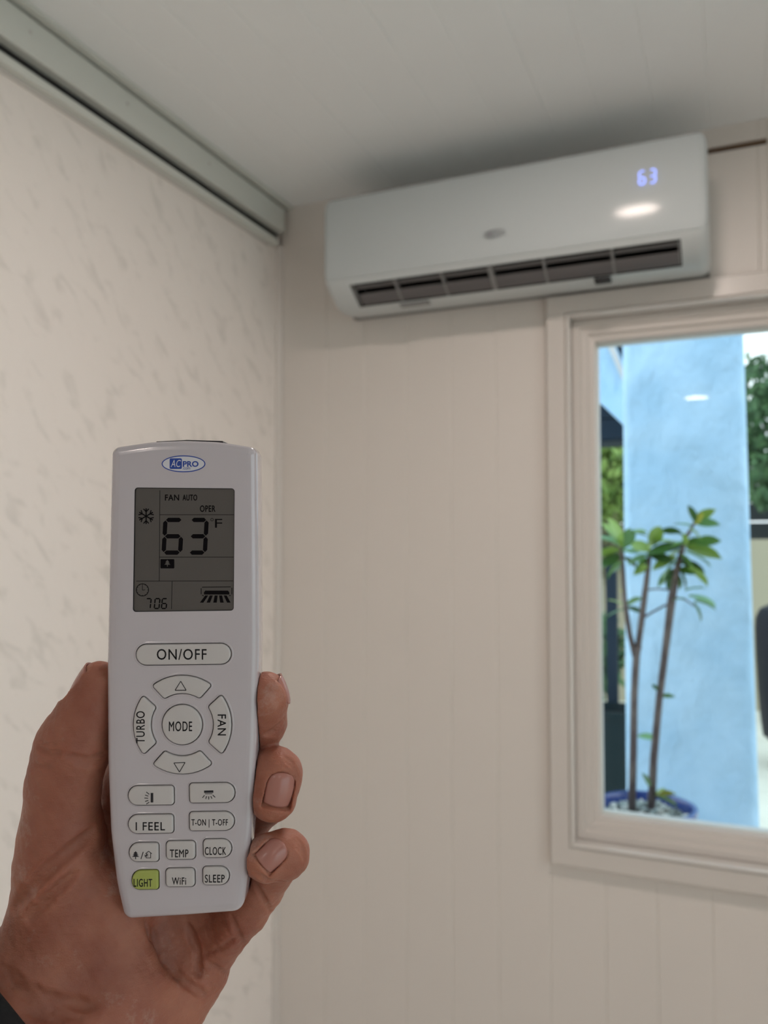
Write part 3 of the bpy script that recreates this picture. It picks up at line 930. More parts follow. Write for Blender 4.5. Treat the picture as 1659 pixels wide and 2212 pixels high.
# palm: four metacarpals, heel, wrist
chain([((285, 1700, -33), 10.5), ((240, 1900, -32), 11.5), ((210, 2130, -22), 15)], 9)
chain([((350, 1730, -35), 10), ((310, 1920, -36), 11), ((260, 2150, -24), 15)], 9)
chain([((410, 1790, -35), 10), ((370, 1960, -37), 11), ((300, 2170, -25), 15)], 9)
chain([((462, 1960, -33), 10), ((405, 2080, -33), 13.5), ((330, 2200, -24), 16.5)], 9)
chain([((240, 2150, -16), 20), ((160, 2280, -6), 22), ((-20, 2450, 8), 25)], 10)
chain([((150, 2060, -13), 15), ((40, 2180, -6), 21), ((-160, 2380, 10), 24)], 9)
# thenar mound and thumb
ball(h3(168, 2015, -14), (24, 28, 13.5), 8)
chain([((116, 2080, -12), 14.6), ((128, 1860, -12), 13.4), ((132, 1790, -12), 12.2), ((136, 1700, -11), 11.3)], 5)
chain([((138, 1700, -11), 11.0), ((146, 1650, -10), 10.6), ((164, 1600, -10), 11.0)], 5)
chain([((166, 1598, -10), 11.2), ((196, 1530, -10), 8.9), ((214, 1475, -9), 7.2)], 5)
ball(h3(112, 1612, -10), (3.5, 4.5, 6), 4)
# index, hidden behind the remote
chain([((280, 1700, -34), 10), ((300, 1590, -36), 9), ((380, 1500, -31), 8), ((430, 1480, -29), 7)], 3)
# middle
chain([((370, 1740, -35), 10), ((470, 1690, -34), 9), ((532, 1625, -28), 8.6), ((563, 1560, -15), 8.3), ((574, 1503, -8), 7.9)], 3)
# ring: joint at the right, tip folded down
chain([((420, 1800, -36), 10), ((520, 1780, -34), 9), ((576, 1722, -28), 8.6), ((594, 1682, -17), 8)], 3)
chain([((596, 1668, -14), 8.2), ((597, 1672, -8), 8.2), ((590, 1722, -5), 7.9)], 2.5)
# little finger, kept a little apart from its own folded tip
chain([((458, 2030, -31), 11), ((527, 1962, -25), 8.6), ((560, 1920, -22), 7.8), ((606, 1856, -15), 7.6)], 3)
chain([((606, 1852, -15), 7.4), ((616, 1846, -8), 7.8), ((577, 1853, -4), 7.7)], 2)
# palm shape and creases
ball(h3(400, 2010, -19), (9, 13, 5), 6, True)


def sdf_at(P_):
    q_ = (P_ - lo) / VOX; i = np.clip(np.floor(q_).astype(int), 0, dim - 2); t = q_ - i
    r_ = 0
    for a in (0, 1):
        for b_ in (0, 1):
            for c in (0, 1):
                w_ = (t[:, 0] if a else 1 - t[:, 0]) * (t[:, 1] if b_ else 1 - t[:, 1]) * (t[:, 2] if c else 1 - t[:, 2])
                r_ = r_ + w_ * SD[i[:, 0] + a, i[:, 1] + b_, i[:, 2] + c]
    return r_


def groove(pts, r_=.5, k=1.4, lift=.15):
    """shallow crease following the skin under a polyline"""
    pts = np.array(pts, float); smp = []
    for a, c in zip(pts[:-1], pts[1:]):
        for t in np.linspace(0, 1, 7)[:-1]: smp.append(a + (c - a) * t)
    smp.append(pts[-1]); hit = []
    for u_, v_ in smp:
        zs = np.arange(20, -45, -.35); P_ = np.array([h3(u_, v_, z) for z in zs]); d = sdf_at(P_)
        w_ = np.where(d < 0)[0]
        hit.append(h3(u_, v_, zs[w_[0]] + lift) if len(w_) else None)
    n_ = len(hit)
    for q_ in range(n_ - 1):
        if hit[q_] is None or hit[q_ + 1] is None or np.linalg.norm(hit[q_] - hit[q_ + 1]) > 5: continue
        f_ = math.sin(math.pi * (q_ + .5) / n_) ** .4
        cone(hit[q_], r_ * f_, hit[q_ + 1], r_ * f_, k, True)


cone(h3(314, 1995, -15), 1.0, h3(300, 2080, -12), .7, 3, True)
groove([(500, 1985), (515, 2020), (532, 2058)], .7, 1.4)                 # little finger base
groove([(548, 1885), (580, 1905), (628, 1905)], .5, 1.2)
groove([(548, 1900), (565, 1935), (584, 1968)], .6, 1.3)
groove([(226, 1630), (190, 1642), (150, 1634)], .45, 1.6)                # thumb joint, inner side
groove([(222, 1645), (190, 1652), (165, 1650)], .3, 1.2)
groove([(82, 1618), (105, 1628), (128, 1626)], .4, 1.3)
groove([(86, 1600), (104, 1608), (122, 1606)], .25, .9)
groove([(74, 1650), (90, 1656), (108, 1655)], .25, .9)
groove([(30, 1960), (80, 1900), (150, 1840), (200, 1800)], .6, 3.5)        # folds of the thumb mound
groove([(60, 1985), (110, 1935), (160, 1890)], .5, 3)
groove([(0, 2090), (60, 2140), (130, 2165), (200, 2172)], .55, 3)
groove([(0, 2125), (60, 2180), (130, 2208)], .7, 2.5)
groove([(20, 2120), (90, 2175), (170, 2200)], .5, 2)
groove([(330, 2010), (345, 2070), (400, 2120), (440, 2150)], .5, 2.2)    # palm lines
groove([(405, 2000), (425, 2050), (430, 2110)], .5, 2)
groove([(450, 2080), (480, 2100), (500, 2110)], .3, 1.3)
groove([(440, 2060), (475, 2050), (505, 2030)], .3, 1.3)
for dv in (0, 10, 22):                                                  # wrinkles over folded joints
    groove([(618, 1636 + dv), (632, 1646 + dv), (642, 1664 + dv)], .22, .8)
    groove([(640, 1808 + dv), (652, 1822 + dv), (660, 1840 + dv)], .22, .8)
groove([(570, 1588), (592, 1578), (615, 1552)], .4, 1.2)
# flesh flattens where it presses on the remote
OUTs = OUT[::2]
sl_, X, Y, Z = region(np.array([OUT[:, 0].min() - 3, -90, -22], np.float32), np.array([OUT[:, 0].max() + 3, 30, 3], np.float32))
X2, Y2 = X[:, :, 0], Y[:, :, 0]
X2, Y2 = np.broadcast_arrays(X2, Y2)
dmin = np.full(X2.shape, 1e9, np.float32); ins = np.zeros(X2.shape, bool)
for i in range(len(OUTs)):
    a = OUTs[i]; c = OUTs[(i + 1) % len(OUTs)]; e = c - a; L = e @ e
    t = np.clip(((X2 - a[0]) * e[0] + (Y2 - a[1]) * e[1]) / L, 0, 1)
    dmin = np.minimum(dmin, (X2 - a[0] - t * e[0]) ** 2 + (Y2 - a[1] - t * e[1]) ** 2)
    cond = (a[1] > Y2) != (c[1] > Y2)
    with np.errstate(divide='ignore', invalid='ignore'):
        xi = a[0] + (Y2 - a[1]) / (c[1] - a[1] + 1e-12) * e[0]
    ins ^= cond & (X2 < xi)
d2 = np.sqrt(dmin) * np.where(ins, -1, 1)
dz = np.abs(Z - (ZB - 0) / 2) - (-ZB / 2)
rs = np.maximum(d2[:, :, None] + .9, dz + .6) - 1.0            # slightly soft-cornered block
SD[sl_] = np.maximum(SD[sl_], -rs)

# fine creases of the skin
Xg, Yg, Zg = np.meshgrid(*ax, indexing='ij', sparse=True)
SD += (.12 * np.sin(Xg * .9 + .7 * np.sin(Yg * .31)) * np.sin(Yg * .55 + .5 * np.sin(Zg * .4)) + .07 * np.sin(Xg * 1.7 + Yg * 1.1) * np.sin(Zg * 1.3)).astype(np.float32)


def surface_nets(D):
    s = D < 0
    n0, n1, n2 = D.shape
    cnt = np.zeros((n0 - 1, n1 - 1, n2 - 1), np.int8); 
    for i in (0, 1):
        for j in (0, 1):
            for k in (0, 1): cnt += s[i:n0 - 1 + i, j:n1 - 1 + j, k:n2 - 1 + k]
    act = (cnt > 0) & (cnt < 8)
    ci = np.argwhere(act)
    vid = -np.ones(act.shape, np.int64); vid[act] = np.arange(len(ci))
    acc = np.zeros((len(ci), 3)); num = np.zeros(len(ci))
    cor = [(i, j, k) for i in (0, 1) for j in (0, 1) for k in (0, 1)]
    val = {c: D[ci[:, 0] + c[0], ci[:, 1] + c[1], ci[:, 2] + c[2]] for c in cor}
    for c in cor:
        for a in range(3):
            if c[a] == 0:
                e = list(c); e[a] = 1; e = tuple(e)
                va, vb = val[c], val[e]
                m = (va < 0) != (vb < 0)
                t = np.where(m, va / np.where(m, va - vb, 1), 0)
                p = np.tile(np.array(c, float), (len(ci), 1)); p[:, a] += t
                acc[m] += p[m]; num[m] += 1
    V = ci + acc / num[:, None]
    faces = []
    for a in range(3):
        b_, c = (a + 1) % 3, (a + 2) % 3
        sa = [slice(None)] * 3; sb = [slice(None)] * 3
        sa[a] = slice(0, -1); sb[a] = slice(1, None)
        e = s[tuple(sa)] != s[tuple(sb)]
        idx = np.argwhere(e)
        ok = (idx[:, b_] > 0) & (idx[:, c] > 0) & (idx[:, b_] < D.shape[b_] - 1) & (idx[:, c] < D.shape[c] - 1)
        idx = idx[ok]
        ins_ = s[tuple(idx.T)]
        q_ = []
        for db, dc in ((0, 0), (-1, 0), (-1, -1), (0, -1)):
            t = idx.copy(); t[:, b_] += db; t[:, c] += dc
            q_.append(vid[tuple(t.T)])
        q_ = np.stack(q_, 1)
        q_[ins_] = q_[ins_][:, ::-1]
        faces.append(q_)
    return V, np.vstack(faces)




def nail_frame(c, axis, nrm, blend=.5):
    c = np.array(c, float); n_ = np.array(nrm, float); n_ /= np.linalg.norm(n_)
    p = (c + n_ * 7)[None]
    for _ in range(80): p = p - n_[None] * np.clip(sdf_at(p), -.4, .8)[:, None] * .8
    e = 1.2; g_ = np.array([(sdf_at(p + np.eye(3)[k][None] * e) - sdf_at(p - np.eye(3)[k][None] * e))[0] for k in range(3)]); g_ /= np.linalg.norm(g_)
    n_ = n_ * (1 - blend) + g_ * blend; n_ /= np.linalg.norm(n_)
    a = np.array(axis, float); a -= n_ * (a @ n_); a /= np.linalg.norm(a)
    return p[0], a, n_, np.cross(a, n_)


NAILS = [  # surface point, direction of the tip, outward, width, length, radius, lengthwise curl, label
    (h3(170, 1474, -11), (.42, .9, .0), (-.95, .26, .20), 12, 15, 8.0, .012, 'thumbnail seen from the side'),
    (h3(610, 1490, -10), (-.50, .83, .10), (.93, .36, -.12), 9.5, 10.5, 7.2, .02, 'nail of the middle finger at the right edge'),
    (h3(607, 1706, 0), (-.30, -.95, -.05), (.36, .0, .93), 9.6, 11, 6.4, .03, 'nail of the ring finger facing the viewer'),
    (h3(590, 1845, 2), (-.72, -.68, .0), (.0, .2, .98), 8.2, 9.4, 5.8, .03, 'nail of the little finger facing the viewer'),
]
FR = [nail_frame(q_[0], q_[1], q_[2]) for q_ in NAILS]
for (c, a, n_, b_), (_, _, _, wd, ln_, R_, curl, _) in zip(FR, NAILS):
    sl_, X, Y, Z = region(c - 14, c + 14)
    dx, dy, dz_ = X - c[0], Y - c[1], Z - c[2]
    ul = dx * a[0] + dy * a[1] + dz_ * a[2]; w_ = dx * b_[0] + dy * b_[1] + dz_ * b_[2]; hh = dx * n_[0] + dy * n_[1] + dz_ * n_[2]
    surf = np.sqrt(np.maximum(R_ * R_ - w_ * w_, 0)) - R_ - curl * ul * ul
    uu = np.clip(-2 * ul / ln_, 0, 1.0)
    hw = wd / 2 * np.sqrt(np.maximum(1 - uu ** 3.2, 0.02)) + .15
    floor_ = surf - .75 + np.maximum(ul - ln_ / 2, 0) * 2.2
    carve = np.maximum(np.maximum(np.abs(w_) - hw, -ul - ln_ / 2 - .1), floor_ - hh)
    carve = np.maximum(carve, hh - 6)
    SD[sl_] = -smin(-SD[sl_], carve, .5)

V, Fq = surface_nets(SD)
V = V * VOX + lo
hand = empty('hand', Rc, RROT, label='left hand gripping the white remote, thumb on its left side', cat='hand')
hand.scale = (.001, .001, .001)
me = bpy.data.meshes.new('skin')
me.vertices.add(len(V)); me.vertices.foreach_set('co', V.astype(np.float32).ravel())
me.loops.add(len(Fq) * 4); me.loops.foreach_set('vertex_index', Fq.astype(np.int32).ravel())
me.polygons.add(len(Fq)); me.polygons.foreach_set('loop_start', np.arange(0, len(Fq) * 4, 4, dtype=np.int32))
me.polygons.foreach_set('use_smooth', np.ones(len(Fq), bool))
me.update(calc_edges=True); me.validate()
me.materials.append(M['skin'])
skin = link(bpy.data.objects.new('skin', me), hand)
sm = skin.modifiers.new('smooth', 'SMOOTH'); sm.factor = .5; sm.iterations = 2


for (c, a, n_, b_), (_, _, _, wd, ln_, R_, curl, lab) in zip(FR, NAILS):
    NU, NV = 21, 17; G = np.zeros((NU, NV, 3))
    for i in range(NU):
        u_ = -1 + 2 * i / (NU - 1)
        hw = wd / 2 * math.sqrt(max(0.02, 1 - (max(0, -u_)) ** 3.2)) * (1 - .06 * max(0, u_) ** 2) + .1
        for j in range(NV):
            v_ = -1 + 2 * j / (NV - 1); w_ = v_ * hw
            ul = u_ * ln_ / 2 * (1 - (.14 * v_ * v_ if u_ > 0 else 0))
            G[i, j] = c + a * ul + b_ * w_ + n_ * (math.sqrt(max(R_ * R_ - w_ * w_, .01)) - R_ - curl * ul * ul - .12 - .35 * abs(v_) ** 8 - (.3 * u_ ** 8 if u_ < 0 else 0))
    fs = [(i * NV + j, i * NV + j + 1, (i + 1) * NV + j + 1, (i + 1) * NV + j) for i in range(NU - 1) for j in range(NV - 1)]
    o = mobj('fingernail', G.reshape(-1, 3), fs, M['nail'], hand, True)
    s_ = o.modifiers.new('thickness', 'SOLIDIFY'); s_.thickness = .5; s_.offset = -1
    o['label'] = lab

# black sleeve around the wrist
slv = MB()
c0_, c1_ = Vector(h3(26, 2194, -6)), Vector(h3(-314, 2524, 26))
slv.tube([c0_.lerp(c1_, .01), c0_, c0_.lerp(c1_, .02), c0_.lerp(c1_, .3), c0_.lerp(c1_, .6), c1_], [33, 34.5, 35.5, 37, 39, 42], 44)
slv = slv.build('sleeve', M['sleeve'], hand, True, 50); slv['label'] = 'black sleeve cuff'

# ------------------------------------------------------------------ outside the window
gd = MB().box((-9, YB + .13, -.1), (9, 16, 0)).build('patio', M['patio']); tag(gd, kind='structure')
gd2 = MB().box((XR + .12, -9, -.1), (12, YB + .1, 0)).build('patio', M['patio']); tag(gd2, kind='structure')

# stucco pillar
py = 3.1
pa, pb, pc, pd = at(1344, 900, py), at(1612, 900, py), at(1352, 1800, py), at(1642, 1800, py)
pl = MB()
n = 14; vs = []; zz = [0 + 3.6 * i / 24 for i in range(25)]
def pill_x(z):
    t = (z - pc.z) / (pa.z - pc.z)
    return pc.x + (pa.x - pc.x) * t, pd.x + (pb.x - pd.x) * t
for z in zz:
    xa, xb = pill_x(z)
    rr = .035
    lp = []
    for cx_, cy_, a0 in ((xa + rr, py + rr, 180), (xb - rr, py + rr, 270), (xb - rr, py + .5 - rr, 0), (xa + rr, py + .5 - rr, 90)):
        for k in range(5):
            a = math.radians(a0 + k * 22.5); lp.append((cx_ + rr * math.cos(a), cy_ + rr * math.sin(a), z))
    vs.append(lp)
fs = []; m_ = 20
for i in range(len(zz) - 1):
    for k in range(m_): fs.append((i * m_ + k, i * m_ + (k + 1) % m_, (i + 1) * m_ + (k + 1) % m_, (i + 1) * m_ + k))
fs += [tuple(range(m_))[::-1], tuple(range((len(zz) - 1) * m_, len(zz) * m_))]
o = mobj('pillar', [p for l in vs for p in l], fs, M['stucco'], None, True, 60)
tag(o, 'broad sky-tinted stucco pillar outside the window behind the potted tree', 'pillar')

# sloping stucco wing wall left of the pillar with navy boards painted as the shaded eave under it
wy = 3.75
A, Bp, Cp, Dp = at(1240, 700, wy), at(1322, 735, wy), at(1375, 905, wy), at(1240, 790, wy)
wg = empty('gable_wall', (0, 0, 0), label='sky-tinted stucco gable edge with navy boards as the shaded eave left of the pillar', cat='wall')
pts = [at(1180, 640, wy), at(1305, 700, wy), at(1352, 800, wy), at(1400, 900, wy), at(1400, 962, wy), at(1335, 905, wy), at(1286, 858, wy), at(1180, 780, wy)]
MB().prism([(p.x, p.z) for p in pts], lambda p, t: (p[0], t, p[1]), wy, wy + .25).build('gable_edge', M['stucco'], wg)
pts = [at(1180, 560, wy), at(1318, 722, wy), at(1352, 812, wy), at(1348, 826, wy), at(1308, 735, wy), at(1180, 590, wy)]
MB().prism([(p.x, p.z) for p in pts], lambda p, t: (p[0], t, p[1]), wy - .06, wy).build('barge_board', M['trim'], wg)
sd = 4.2
top_, bot = at(1180, 800, sd).z, at(1300, 948, sd).z
nb = 6
for k in range(nb):
    z0 = bot + (top_ + .25 - bot) * k / nb; z1 = bot + (top_ + .25 - bot) * (k + 1) / nb - .006
    MB().box((at(1120, 900, sd).x, sd, z0), (at(1420, 900, sd).x, sd + .03, z1)).build('eave_shade_board', M['navy'], wg)
MB().box((at(1120, 900, sd).x, sd + .03, bot - .01), (at(1420, 900, sd).x, sd + .3, top_ + .3)).build('backing', M['navy'], wg)


def crown(name, c, rad, n, size, m, label, cat, group=None, trunk=True, seed=1):
    rnd = random.Random(seed)
    root = empty(name, (c[0], c[1], 0), label=label, cat=cat, group=group)
    mb = MB()
    for _ in range(n):
        d = Vector((rnd.gauss(0, 1), rnd.gauss(0, 1), rnd.gauss(0, 1))).normalized() * (.45 + .55 * rnd.random() ** .5)
        d *= 1 + .22 * math.sin(5 * d.x + 3 * d.z) * math.cos(4 * d.y + seed)
        p = Vector((d.x * rad[0], d.y * rad[1], c[2] + d.z * rad[2]))
        if p.z < .04: p.z = .04 + rnd.random() * .1
        e = Euler((rnd.random() * 6, rnd.random() * 6, rnd.random() * 6)).to_matrix()
        s_ = size * (.6 + .8 * rnd.random())
        q_ = [Vector((-s_, 0, 0)), Vector((0, -s_ * .45, s_ * .1)), Vector((s_, 0, 0)), Vector((0, s_ * .45, s_ * .1))]
        mb.add([p + e @ t for t in q_], [(0, 1, 2, 3)])
    o = mb.build('foliage', M[m], root); o['kind'] = 'stuff'
    tb = MB(); tb.tube([(0, 0, 0), (.03 * rad[0], 0, c[2] * .5), (0, .02, c[2])], [max(.03, rad[0] * .07), max(.025, rad[0] * .05), .02], 8)
    for k in range(4):
        a = k * 1.6 + seed; tb.tube([(0, 0, max(.05, c[2] * .6)), (math.cos(a) * rad[0] * .5, math.sin(a) * rad[1] * .5, c[2] + rad[2] * .3)], [max(.02, rad[0] * .03), .012], 6)
    tb.build('trunk', M['bark'], root)
    return root


p = at(1660, 960, 9.0)
crown('tree', (p.x + .35, 9.0, p.z + .1), (.85, .8, .95), 3600, .07, 'foliage_green', 'dark green tree behind the pillar, right side of the window', 'tree', seed=3)
p = at(1316, 1010, 6.6)
crown('shrub', (p.x - .25, 6.6, p.z - .05), (.55, .4, .42), 2600, .05, 'foliage_bright', 'bright green shrub below the navy eave boards', 'shrub', seed=5)
p = at(1310, 1250, 5.3)
p2 = at(1310, 1440, 5.0)
crown('shrub', (p2.x - .12, 5.5, p2.z), (.17, .17, .26), 900, .035, 'foliage_green', 'low dark green shrub growing behind the teal pot', 'shrub', seed=8)
p = at(1316, 1130, 7.0)
crown('shrub', (p.x - .3, 7.75, p.z + .1), (.6, .35, .6), 2200, .05, 'foliage_dry', 'olive green shrub in front of the cream garden wall', 'shrub', seed=11)

# garden wall and fence far back
gw = MB().box((-4, 8.2, 0), (6, 8.35, at(1640, 1165, 8.2).z)).build('garden_wall', M['cream']); tag(gw, 'low cream rendered garden wall at the back', 'wall')
fn = empty('fence', (0, 10.2, 0), label='dark horizontal board fence beyond the garden wall', cat='fence')
zt = at(1640, 1085, 10.2).z
for k in range(9):
    z0 = zt * k / 9
    MB().box((-4, 0, z0 + .008), (6, .03, z0 + zt / 9 - .008)).build('board', M['asphalt'], fn)
for k in range(6): MB().box((-4 + 2 * k - .05, .03, 0), (-4 + 2 * k + .05, .12, zt + .03)).build('post', M['asphalt'], fn)

# post behind the plant
p0 = on_ground(1318, 1640)
q0 = at(1318, 1180, 5.15)
po = MB().box((q0.x - .035, 5.19, 0), (q0.x + .03, 5.24, q0.z)).build('post', M['navy']); tag(po, 'slim dark post standing left behind the potted tree', 'post')

# dark teal pot, left
gy = 5.0
b0 = at(1348, 1668, gy); t0 = at(1352, 1530, gy)
tp = empty('plant_pot', (b0.x - .06, gy, 0), label='dark teal tapered pot on the patio, lower left of the window', cat='pot')
rt = .16
ht = t0.z
MB().lathe([(0, 0), (rt * .66, 0), (rt * .98, ht * .93), (rt * 1.05, ht * .93), (rt * 1.07, ht), (rt * .98, ht), (rt * .94, ht * .9), (0, ht * .88)], seg=32).build('pot', M['tealpot'], tp, True, 40)
MB().lathe([(0, ht * .90), (rt * .93, ht * .90), (rt * .93, ht * .885)], seg=24).build('soil', M['soil'], tp)

# covered barbecue, right
gy = 6.2
c_ = at(1716, 1590, gy)
bb = empty('covered_grill', (c_.x, gy, 0), label='round grill under a charcoal cover at the right edge of the window', cat='grill')
hz = at(1640, 1300, gy).z; rb = c_.x - at(1632, 1400, gy).x
zb = max(.02, at(1640, 1590, gy).z)
cv = MB(); n = 36
prof = [(.80, 0), (.86, .12), (.93, .35), (.98, .6), (1.0, .80), (.98, .88), (.86, .95), (.55, .99), (0, 1.0)]
vs = []
for r_, z in prof:
    for k in range(n):
        a = 2 * math.pi * k / n; w_ = 1 + .05 * math.sin(7 * a) * (1 - z) + .02 * math.sin(13 * a)
        vs.append((rb * r_ * w_ * math.cos(a), rb * r_ * w_ * math.sin(a), zb + z * (hz - zb)))
fs = [(i * n + k, i * n + (k + 1) % n, (i + 1) * n + (k + 1) % n, (i + 1) * n + k) for i in range(len(prof) - 1) for k in range(n)]
mobj('cover', vs, fs, M['charcoal'], bb, True)
for a in (30, 150, 270):
    a = math.radians(a); MB().tube([(rb * .6 * math.cos(a), rb * .6 * math.sin(a), 0), (rb * .5 * math.cos(a), rb * .5 * math.sin(a), zb + .2)], .02, 8).build('leg', M['charcoal'], bb)

# potted tree
PY = 2.52
rc = at(1396, 1738, PY)
pot = empty('potted_tree', (rc.x, PY, 0), label='young leafy tree with thin trunks in a cobalt blue pot', cat='potted plant')
rp = at(1509, 1738, PY).x - rc.x
hp = rc.z
MB().lathe([(0, 0), (rp * .62, 0), (rp * .70, .03), (rp * .9, hp * .5), (rp * .95, hp * .86), (rp * .93, hp - .03), (rp * .99, hp - .02), (rp, hp - .008), (rp * .985, hp), (rp * .90, hp), (rp * .87, hp - .012), (rp * .84, hp - .06), (0, hp - .065)], seg=56).build('pot', M['bluepot'], pot, True, 50)
MB().lathe([(0, hp - .035), (rp * .85, hp - .035), (rp * .85, hp - .06)], seg=32).build('soil', M['soil'], pot)
bmm = bmesh.new(); bmesh.ops.create_icosphere(bmm, subdivisions=1, radius=1)
rnd = random.Random(4)
for v_ in bmm.verts: v_.co *= 1 + rnd.uniform(-.18, .18)
pm = bpy.data.meshes.new('pebble'); bmm.to_mesh(pm); bmm.free(); pm.materials.append(M['pebble'])
pm2 = pm.copy(); pm2.materials.clear(); pm2.materials.append(M['pebble_light'])
for k in range(190):
    a = rnd.random() * 2 * math.pi; r_ = rp * .82 * math.sqrt(rnd.random()); s_ = rnd.uniform(.007, .014)
    o = bpy.data.objects.new('pebble', pm2 if rnd.random() < .3 else pm); o.parent = pot
    o.location = (r_ * math.cos(a), r_ * math.sin(a), hp - .033 + s_ * .35); o.scale = (s_, s_ * rnd.uniform(.7, 1), s_ * .65); o.rotation_euler = (rnd.random(), rnd.random(), rnd.random() * 6)
    COL.objects.link(o)


def L(U, V, dy=0):
    p = at(U, V, PY + dy); return Vector((p.x - rc.x, p.y - PY, p.z))


def trunk(name, pts, rad):
    return MB().tube(pts, rad, 10).build(name, M['bark'], pot, True)


k_ = (at(1410, 1500, PY).x - at(1400, 1500, PY).x) / 10            # metres per pixel there
trunk('trunk', [L(1365, 1748), L(1368, 1620), L(1370, 1500), L(1375, 1410), L(1380, 1395)], [9 * k_, 8.5 * k_, 8 * k_, 8 * k_, 7 * k_])
trunk('branch', [L(1373, 1420), L(1360, 1370), L(1350, 1300), L(1345, 1220), L(1340, 1180)], [7 * k_, 6 * k_, 5.5 * k_, 5 * k_, 3.5 * k_])
trunk('branch', [L(1376, 1415), L(1387, 1330), L(1396, 1260), L(1402, 1210), L(1404, 1190)], [7 * k_, 7 * k_, 6.5 * k_, 5 * k_, 4 * k_])
trunk('trunk', [L(1407, 1745, .02), L(1412, 1640, .02), L(1424, 1510, .02), L(1438, 1400, .02), L(1450, 1300, .02), L(1462, 1230, .02), L(1480, 1165, .02), L(1500, 1130, .02)], [9 * k_, 8.5 * k_, 8 * k_, 8 * k_, 9.5 * k_, 7 * k_, 5 * k_, 3 * k_])
trunk('branch', [L(1388, 1335), L(1410, 1322, .01), L(1440, 1306, .02)], [3 * k_, 2.5 * k_, 2.5 * k_])
trunk('branch', [L(1396, 1274), L(1420, 1272), L(1450, 1275, .02)], [2 * k_, 2 * k_, 2 * k_])
trunk('branch', [L(1455, 1290, .02), L(1480, 1295, .02), L(1500, 1310, .02)], [2.5 * k_, 2 * k_, 1.5 * k_])

leaf_m = {}


def leaf_mesh(mk):
    if mk in leaf_m: return leaf_m[mk]
    vs = []; fs = []; n = 7
    for i in range(n):
        t = i / (n - 1); w_ = .26 * math.sin(math.pi * min(1, t * .93 + .05)) ** .8 if i < n - 1 else .004
        zz_ = -.28 * t * t + .08 * t
        vs += [(t, -w_, zz_ + .05 * (w_ > .05)), (t, 0, zz_ - .02), (t, w_, zz_ + .05 * (w_ > .05))]
    for i in range(n - 1):
        for j in (0, 1): fs.append((3 * i + j, 3 * i + j + 1, 3 * i + j + 4, 3 * i + j + 3))
    m_ = bpy.data.meshes.new('leaf'); m_.from_pydata(vs, [], fs); m_.materials.append(M[mk]); m_.polygons.foreach_set('use_smooth', [True] * len(fs))
    leaf_m[mk] = m_; return m_


def leaf(U, V, ang, ln_, mk, dy=0, roll=0, lean=0):
    o = bpy.data.objects.new('leaf', leaf_mesh(mk)); o.parent = pot
    o.location = L(U, V, dy)
    d = Vector((math.cos(math.radians(ang)), math.sin(math.radians(lean)), math.sin(math.radians(ang)))).normalized()
    q_ = d.to_track_quat('X', 'Z'); o.rotation_mode = 'QUATERNION'
    from mathutils import Quaternion
    o.rotation_quaternion = Quaternion(d, math.radians(roll)) @ q_
    s_ = ln_ * k_ * 1.3; o.scale = (s_, s_, s_)
    COL.objects.link(o)


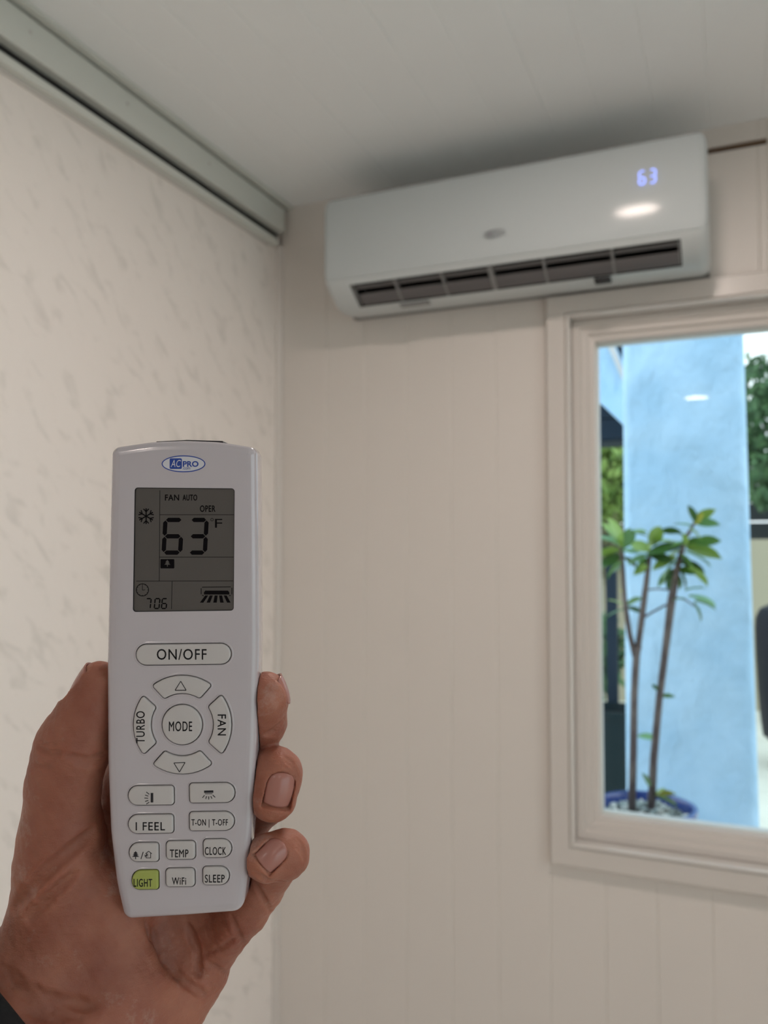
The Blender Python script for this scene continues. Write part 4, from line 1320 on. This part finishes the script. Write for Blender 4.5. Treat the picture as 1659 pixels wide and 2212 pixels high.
leaves = [
    # crown of the right trunk
    (1500, 1128, 100, 34, 'leaf_dark'), (1500, 1130, 40, 42, 'leaf_light'), (1502, 1132, 5, 40, 'leaf_pale'), (1500, 1134, 60, 26, 'leaf_yellow'), (1496, 1138, 160, 34, 'leaf_mid'), (1490, 1142, -35, 28, 'leaf_light'),
    (1470, 1150, 170, 34, 'leaf_dark'), (1480, 1160, 150, 30, 'leaf_dark'), (1478, 1172, 200, 46, 'leaf_mid'), (1468, 1176, 165, 56, 'leaf_light'), (1472, 1182, 185, 60, 'leaf_dark'), (1470, 1190, 210, 50, 'leaf_mid'),
    (1478, 1178, 15, 44, 'leaf_mid'), (1500, 1174, 12, 44, 'leaf_mid'), (1482, 1184, -10, 60, 'leaf_light'), (1480, 1192, -20, 50, 'leaf_pale'), (1478, 1180, 80, 26, 'leaf_light'), (1470, 1200, -45, 44, 'leaf_mid'),
    (1462, 1205, 200, 46, 'leaf_light'), (1462, 1212, 225, 44, 'leaf_pale'), (1466, 1214, -15, 46, 'leaf_dark'), (1466, 1222, 250, 38, 'leaf_dark'), (1464, 1226, -60, 42, 'leaf_dark'), (1460, 1232, 215, 46, 'leaf_pale'),
    (1466, 1230, -5, 36, 'leaf_mid'), (1458, 1240, 240, 30, 'leaf_dark'), (1462, 1238, -75, 30, 'leaf_mid'), (1488, 1226, -38, 44, 'leaf_light'),
    # small side shoot, right
    (1480, 1276, 20, 34, 'leaf_mid'), (1488, 1288, -8, 50, 'leaf_pale'), (1500, 1298, -12, 38, 'leaf_mid'), (1497, 1302, -58, 34, 'leaf_dark'), (1480, 1294, 175, 22, 'leaf_mid'),
    # middle branch
    (1404, 1192, 150, 44, 'leaf_light'), (1404, 1194, 35, 46, 'leaf_mid'), (1402, 1200, 195, 40, 'leaf_pale'), (1404, 1200, -10, 40, 'leaf_dark'), (1404, 1206, 220, 36, 'leaf_mid'), (1400, 1214, 165, 34, 'leaf_pale'), (1404, 1190, 90, 30, 'leaf_light'), (1398, 1222, 210, 30, 'leaf_light'), (1404, 1180, 60, 48, 'leaf_light'),
    # left branch
    (1342, 1182, 120, 60, 'leaf_light'), (1340, 1180, 150, 60, 'leaf_mid'), (1344, 1186, 60, 48, 'leaf_pale'), (1346, 1158, 20, 46, 'leaf_mid'), (1370, 1152, -5, 26, 'leaf_dark'), (1340, 1190, 185, 46, 'leaf_light'), (1344, 1192, 5, 34, 'leaf_pale'), (1342, 1200, 205, 44, 'leaf_dark'), (1346, 1204, -30, 30, 'leaf_dark'), (1344, 1214, 220, 40, 'leaf_mid'),
    (1342, 1170, 110, 50, 'leaf_light'), (1335, 1168, 165, 44, 'leaf_pale'), (1350, 1174, 80, 30, 'leaf_mid'), (1346, 1225, 190, 34, 'leaf_dark'),
    (1352, 1310, 150, 34, 'leaf_light'), (1352, 1308, 35, 34, 'leaf_mid'), (1350, 1316, 195, 36, 'leaf_mid'), (1354, 1312, -10, 30, 'leaf_dark'), (1350, 1300, 100, 24, 'leaf_yellow'),
    # shoots low on the trunks
    (1427, 1505, 10, 24, 'leaf_mid'), (1420, 1492, 120, 16, 'leaf_dark'), (1378, 1592, 5, 36, 'leaf_pale'), (1412, 1720, 20, 38, 'leaf_yellow'), (1410, 1726, 55, 30, 'leaf_light'), (1424, 1722, -15, 32, 'leaf_light'), (1404, 1700, 110, 26, 'leaf_dark'),
]
rnd = random.Random(9)
for (U, V_, ang, ln_, mk) in leaves:
    leaf(U, V_, ang, ln_, mk, dy=rnd.uniform(-.03, .05), roll=rnd.uniform(-55, 55), lean=rnd.uniform(-30, 30))
